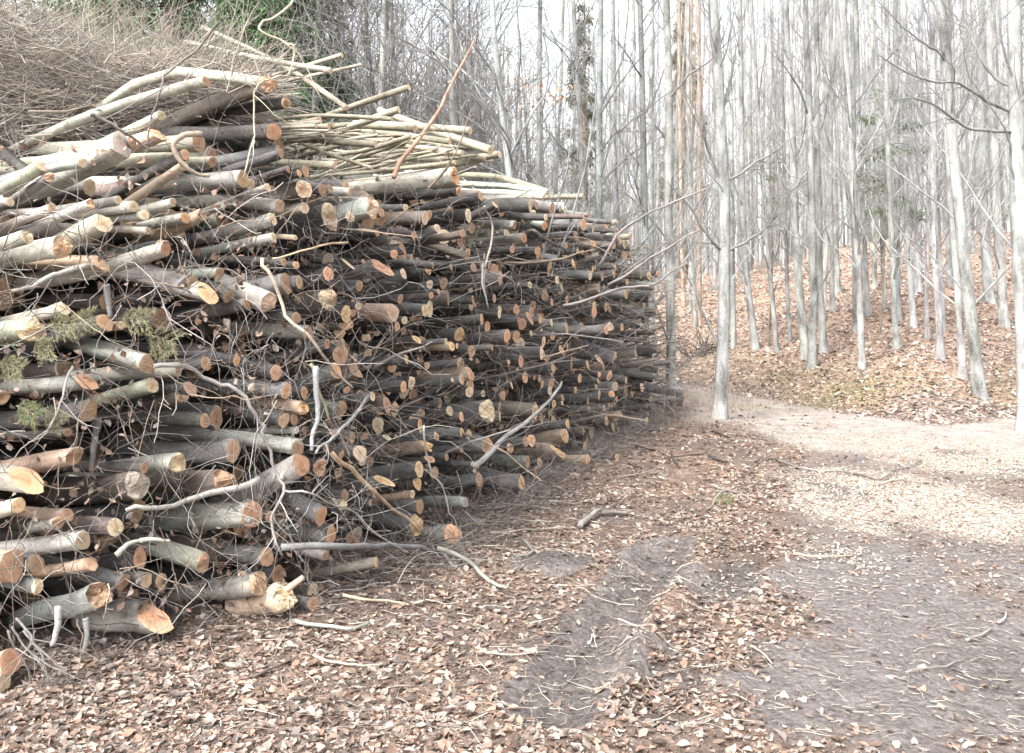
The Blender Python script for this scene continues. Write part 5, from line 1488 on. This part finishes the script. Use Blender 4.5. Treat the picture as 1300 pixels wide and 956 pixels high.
# broken twigs heaped along the foot of the pile
N = 1300
ss = rng.uniform(.5, 11.5, N); x, y = face_xy(ss); of = np.abs(rng.normal(0, .28, N)) - .1
x = x + NORM[0] * of; y = y + NORM[1] * of
T, R = twig_batch(np.stack([x, y, height(x, y) + .02], -1), np.stack([rng.normal(0, 1, N), rng.normal(0, 1, N), np.abs(rng.normal(0, .25, N))], -1), rng.uniform(.08, .55, N), rng.uniform(.0013, .005, N), 6, .25, -.04)
T[..., 2] = np.maximum(T[..., 2], height(T[..., 0], T[..., 1]) + .008)
T2, R2 = spawn(T, R, 2, .2, .9, (.05, .25), 4, .05, .6, .7, .0012, 0)
stuff_twigs('foot_twigs', [(T, R, 4, gt[rng.integers(0, 5, N)]), (T2, R2, 3, gt[rng.integers(0, 4, len(T2))])], 'broken twigs heaped along the foot of the woodpile')
# pale wood chips on the sawdust patch
n = 60000
d = 5 + 9 * rng.random(n) ** 1.1; u = rng.uniform(900, 1600, n); x = (u - CU) / F * d
so, sa, ro, di, mo, s = masks(x, d); keep = (rng.random(n) < .05 + .95 * sa) & (s < 0); x, y = x[keep], d[keep]; N = len(x)
v, t, c = leaves(np.stack([x, y, height(x, y) + .01], -1), rng.uniform(.012, .032, N), np.array([(.5, .43, .37), (.56, .5, .44), (.42, .35, .29), (.38, .3, .24), (.28, .21, .17)])[rng.integers(0, 5, N)], .4)
put('wood_chips', new_mesh('wood_chips', v, [t], [M_CHIP], tint=c, smooth=False), kind='stuff', label='pale wood chips spread where logs were cut')
# dark roots and grass tufts on the bank
def tuft(u, v, n, rad, tint, hgt, label, cat_name='grass_tuft'):
    d = ray_ground(u, v); c = pix(u, v, d)
    P = c + np.stack([rng.normal(0, rad, n), rng.normal(0, rad, n), np.zeros(n)], -1); P[:, 2] = height(P[:, 0], P[:, 1])
    D = np.stack([rng.normal(0, .5, n), rng.normal(0, .5, n), np.ones(n)], -1)
    bv, bq, bt = blades(P, D, rng.uniform(.5, 1.2, n) * hgt, .012, np.array(tint) * rng.uniform(.6, 1.4, (n, 1)), .3)
    put(cat_name, new_mesh(cat_name, bv, [bq], [M_NEEDLE], tint=bt, smooth=False), kind='stuff', label=label)
for (u, v, n) in ((1060, 500, 500), (1010, 478, 300), (1100, 498, 300), (1080, 512, 260), (830, 445, 350), (1296, 512, 250), (940, 520, 200), (880, 505, 150)):
    tuft(u, v, n, .45, (.3, .29, .14), .12, 'thin yellow-green grass on the bank')
# bare whips of undergrowth by the track
N = 150
uu = rng.uniform(825, 960, N); vv = rng.uniform(500, 545, N)
st = []
for a_, b_ in zip(uu, vv):
    d = ray_ground(a_, b_); st.append(pix(a_, b_, d))
T, R = twig_batch(np.array(st), np.stack([rng.normal(0, .3, N), rng.normal(0, .3, N), np.ones(N)], -1), rng.uniform(.2, .9, N), rng.uniform(.002, .004, N), 6, .12, 0)
T2, R2 = spawn(T, R, 3, .3, .9, (.1, .3), 3, .3, .5, .6, .0015, 0)
stuff_twigs('undergrowth', [(T, R, 4, (.4, .32, .27)), (T2, R2, 3, (.4, .33, .3))], 'bare thin whips of undergrowth between the track and the trees')
# a heap of dark roots on the bank
d = ray_ground(895, 450); c = pix(893, 447, d)
N = 60; T, R = twig_batch(c + rng.normal(0, .18, (N, 3)) * np.array([1.6, 1, .5]) , rng.normal(0, 1, (N, 3)) + np.array([0, 0, .3]), rng.uniform(.3, .8, N), rng.uniform(.01, .03, N), 5, .3, 0)
v, q, l, *_ = tubes(T, R, 5)
put('root_plate', new_mesh('root_plate', v, [q], [M_TWIG], tint=np.array((.1, .09, .085)), lc=l), label='dark tangle of upturned roots on the bank', kind='stuff')

# ------------------------------------------------------------------ haze, light, camera
HAZE = 0.0
if HAZE:
    mh = bpy.data.materials.new('haze_air'); mh.use_nodes = True; nt = mh.node_tree
    nt.nodes.remove(nt.nodes['Principled BSDF'])
    pv = nt.nodes.new('ShaderNodeVolumePrincipled'); pv.inputs['Color'].default_value = (.93, .94, .96, 1); pv.inputs['Density'].default_value = HAZE; pv.inputs['Anisotropy'].default_value = .3
    nt.links.new(pv.outputs[0], nt.nodes['Material Output'].inputs['Volume'])
    c = np.array([[x_, y_, z_] for x_ in (-540, 540) for y_ in (-20, 640) for z_ in (-2, 36)], float)
    put('haze', new_mesh('haze', c, [np.array([[0, 1, 3, 2], [4, 6, 7, 5], [0, 4, 5, 1], [2, 3, 7, 6], [0, 2, 6, 4], [1, 5, 7, 3]])], [mh], smooth=False), kind='stuff', label='thin pale air of the forest')

SUN_EL, SUN_AZ = math.radians(48), math.radians(222)      # azimuth clockwise from +Y (the way the camera looks)
w = bpy.data.worlds.new('World'); scene.world = w; w.use_nodes = True; nt = w.node_tree
sky = nt.nodes.new('ShaderNodeTexSky'); sky.sky_type = 'NISHITA'; sky.sun_disc = False
sky.sun_elevation = SUN_EL; sky.sun_rotation = SUN_AZ; sky.dust_density = 4; sky.air_density = 1
hs = nt.nodes.new('ShaderNodeHueSaturation'); hs.inputs['Saturation'].default_value = .22; nt.links.new(sky.outputs[0], hs.inputs['Color'])
bg = nt.nodes['Background']; nt.links.new(hs.outputs[0], bg.inputs[0]); bg.inputs[1].default_value = .15
ld = bpy.data.lights.new('sun', 'SUN'); ld.energy = 1.1; ld.angle = math.radians(12); ld.color = (1, .95, .88)
lo = bpy.data.objects.new('sun', ld); COL.objects.link(lo)
from mathutils import Vector
sd = Vector((math.sin(SUN_AZ) * math.cos(SUN_EL), math.cos(SUN_AZ) * math.cos(SUN_EL), math.sin(SUN_EL)))
lo.rotation_euler = sd.to_track_quat('Z', 'Y').to_euler()
cd = bpy.data.cameras.new('camera'); cam = bpy.data.objects.new('camera', cd); COL.objects.link(cam); scene.camera = cam
cam.location = (0, 0, CH); cam.rotation_euler = (math.pi / 2, 0, 0)
cd.sensor_width = 36; cd.lens = F / 1300 * 36; cd.shift_y = -(478 - HV) / 1300; cd.clip_end = 2000; cd.clip_start = .05
vs = scene.view_settings; vs.view_transform = 'Standard'; vs.look = 'None'; vs.gamma = 1; vs.exposure = 2.0
scene.cycles.volume_bounces = 1; scene.cycles.max_bounces = 5; scene.cycles.diffuse_bounces = 3; scene.cycles.transparent_max_bounces = 4
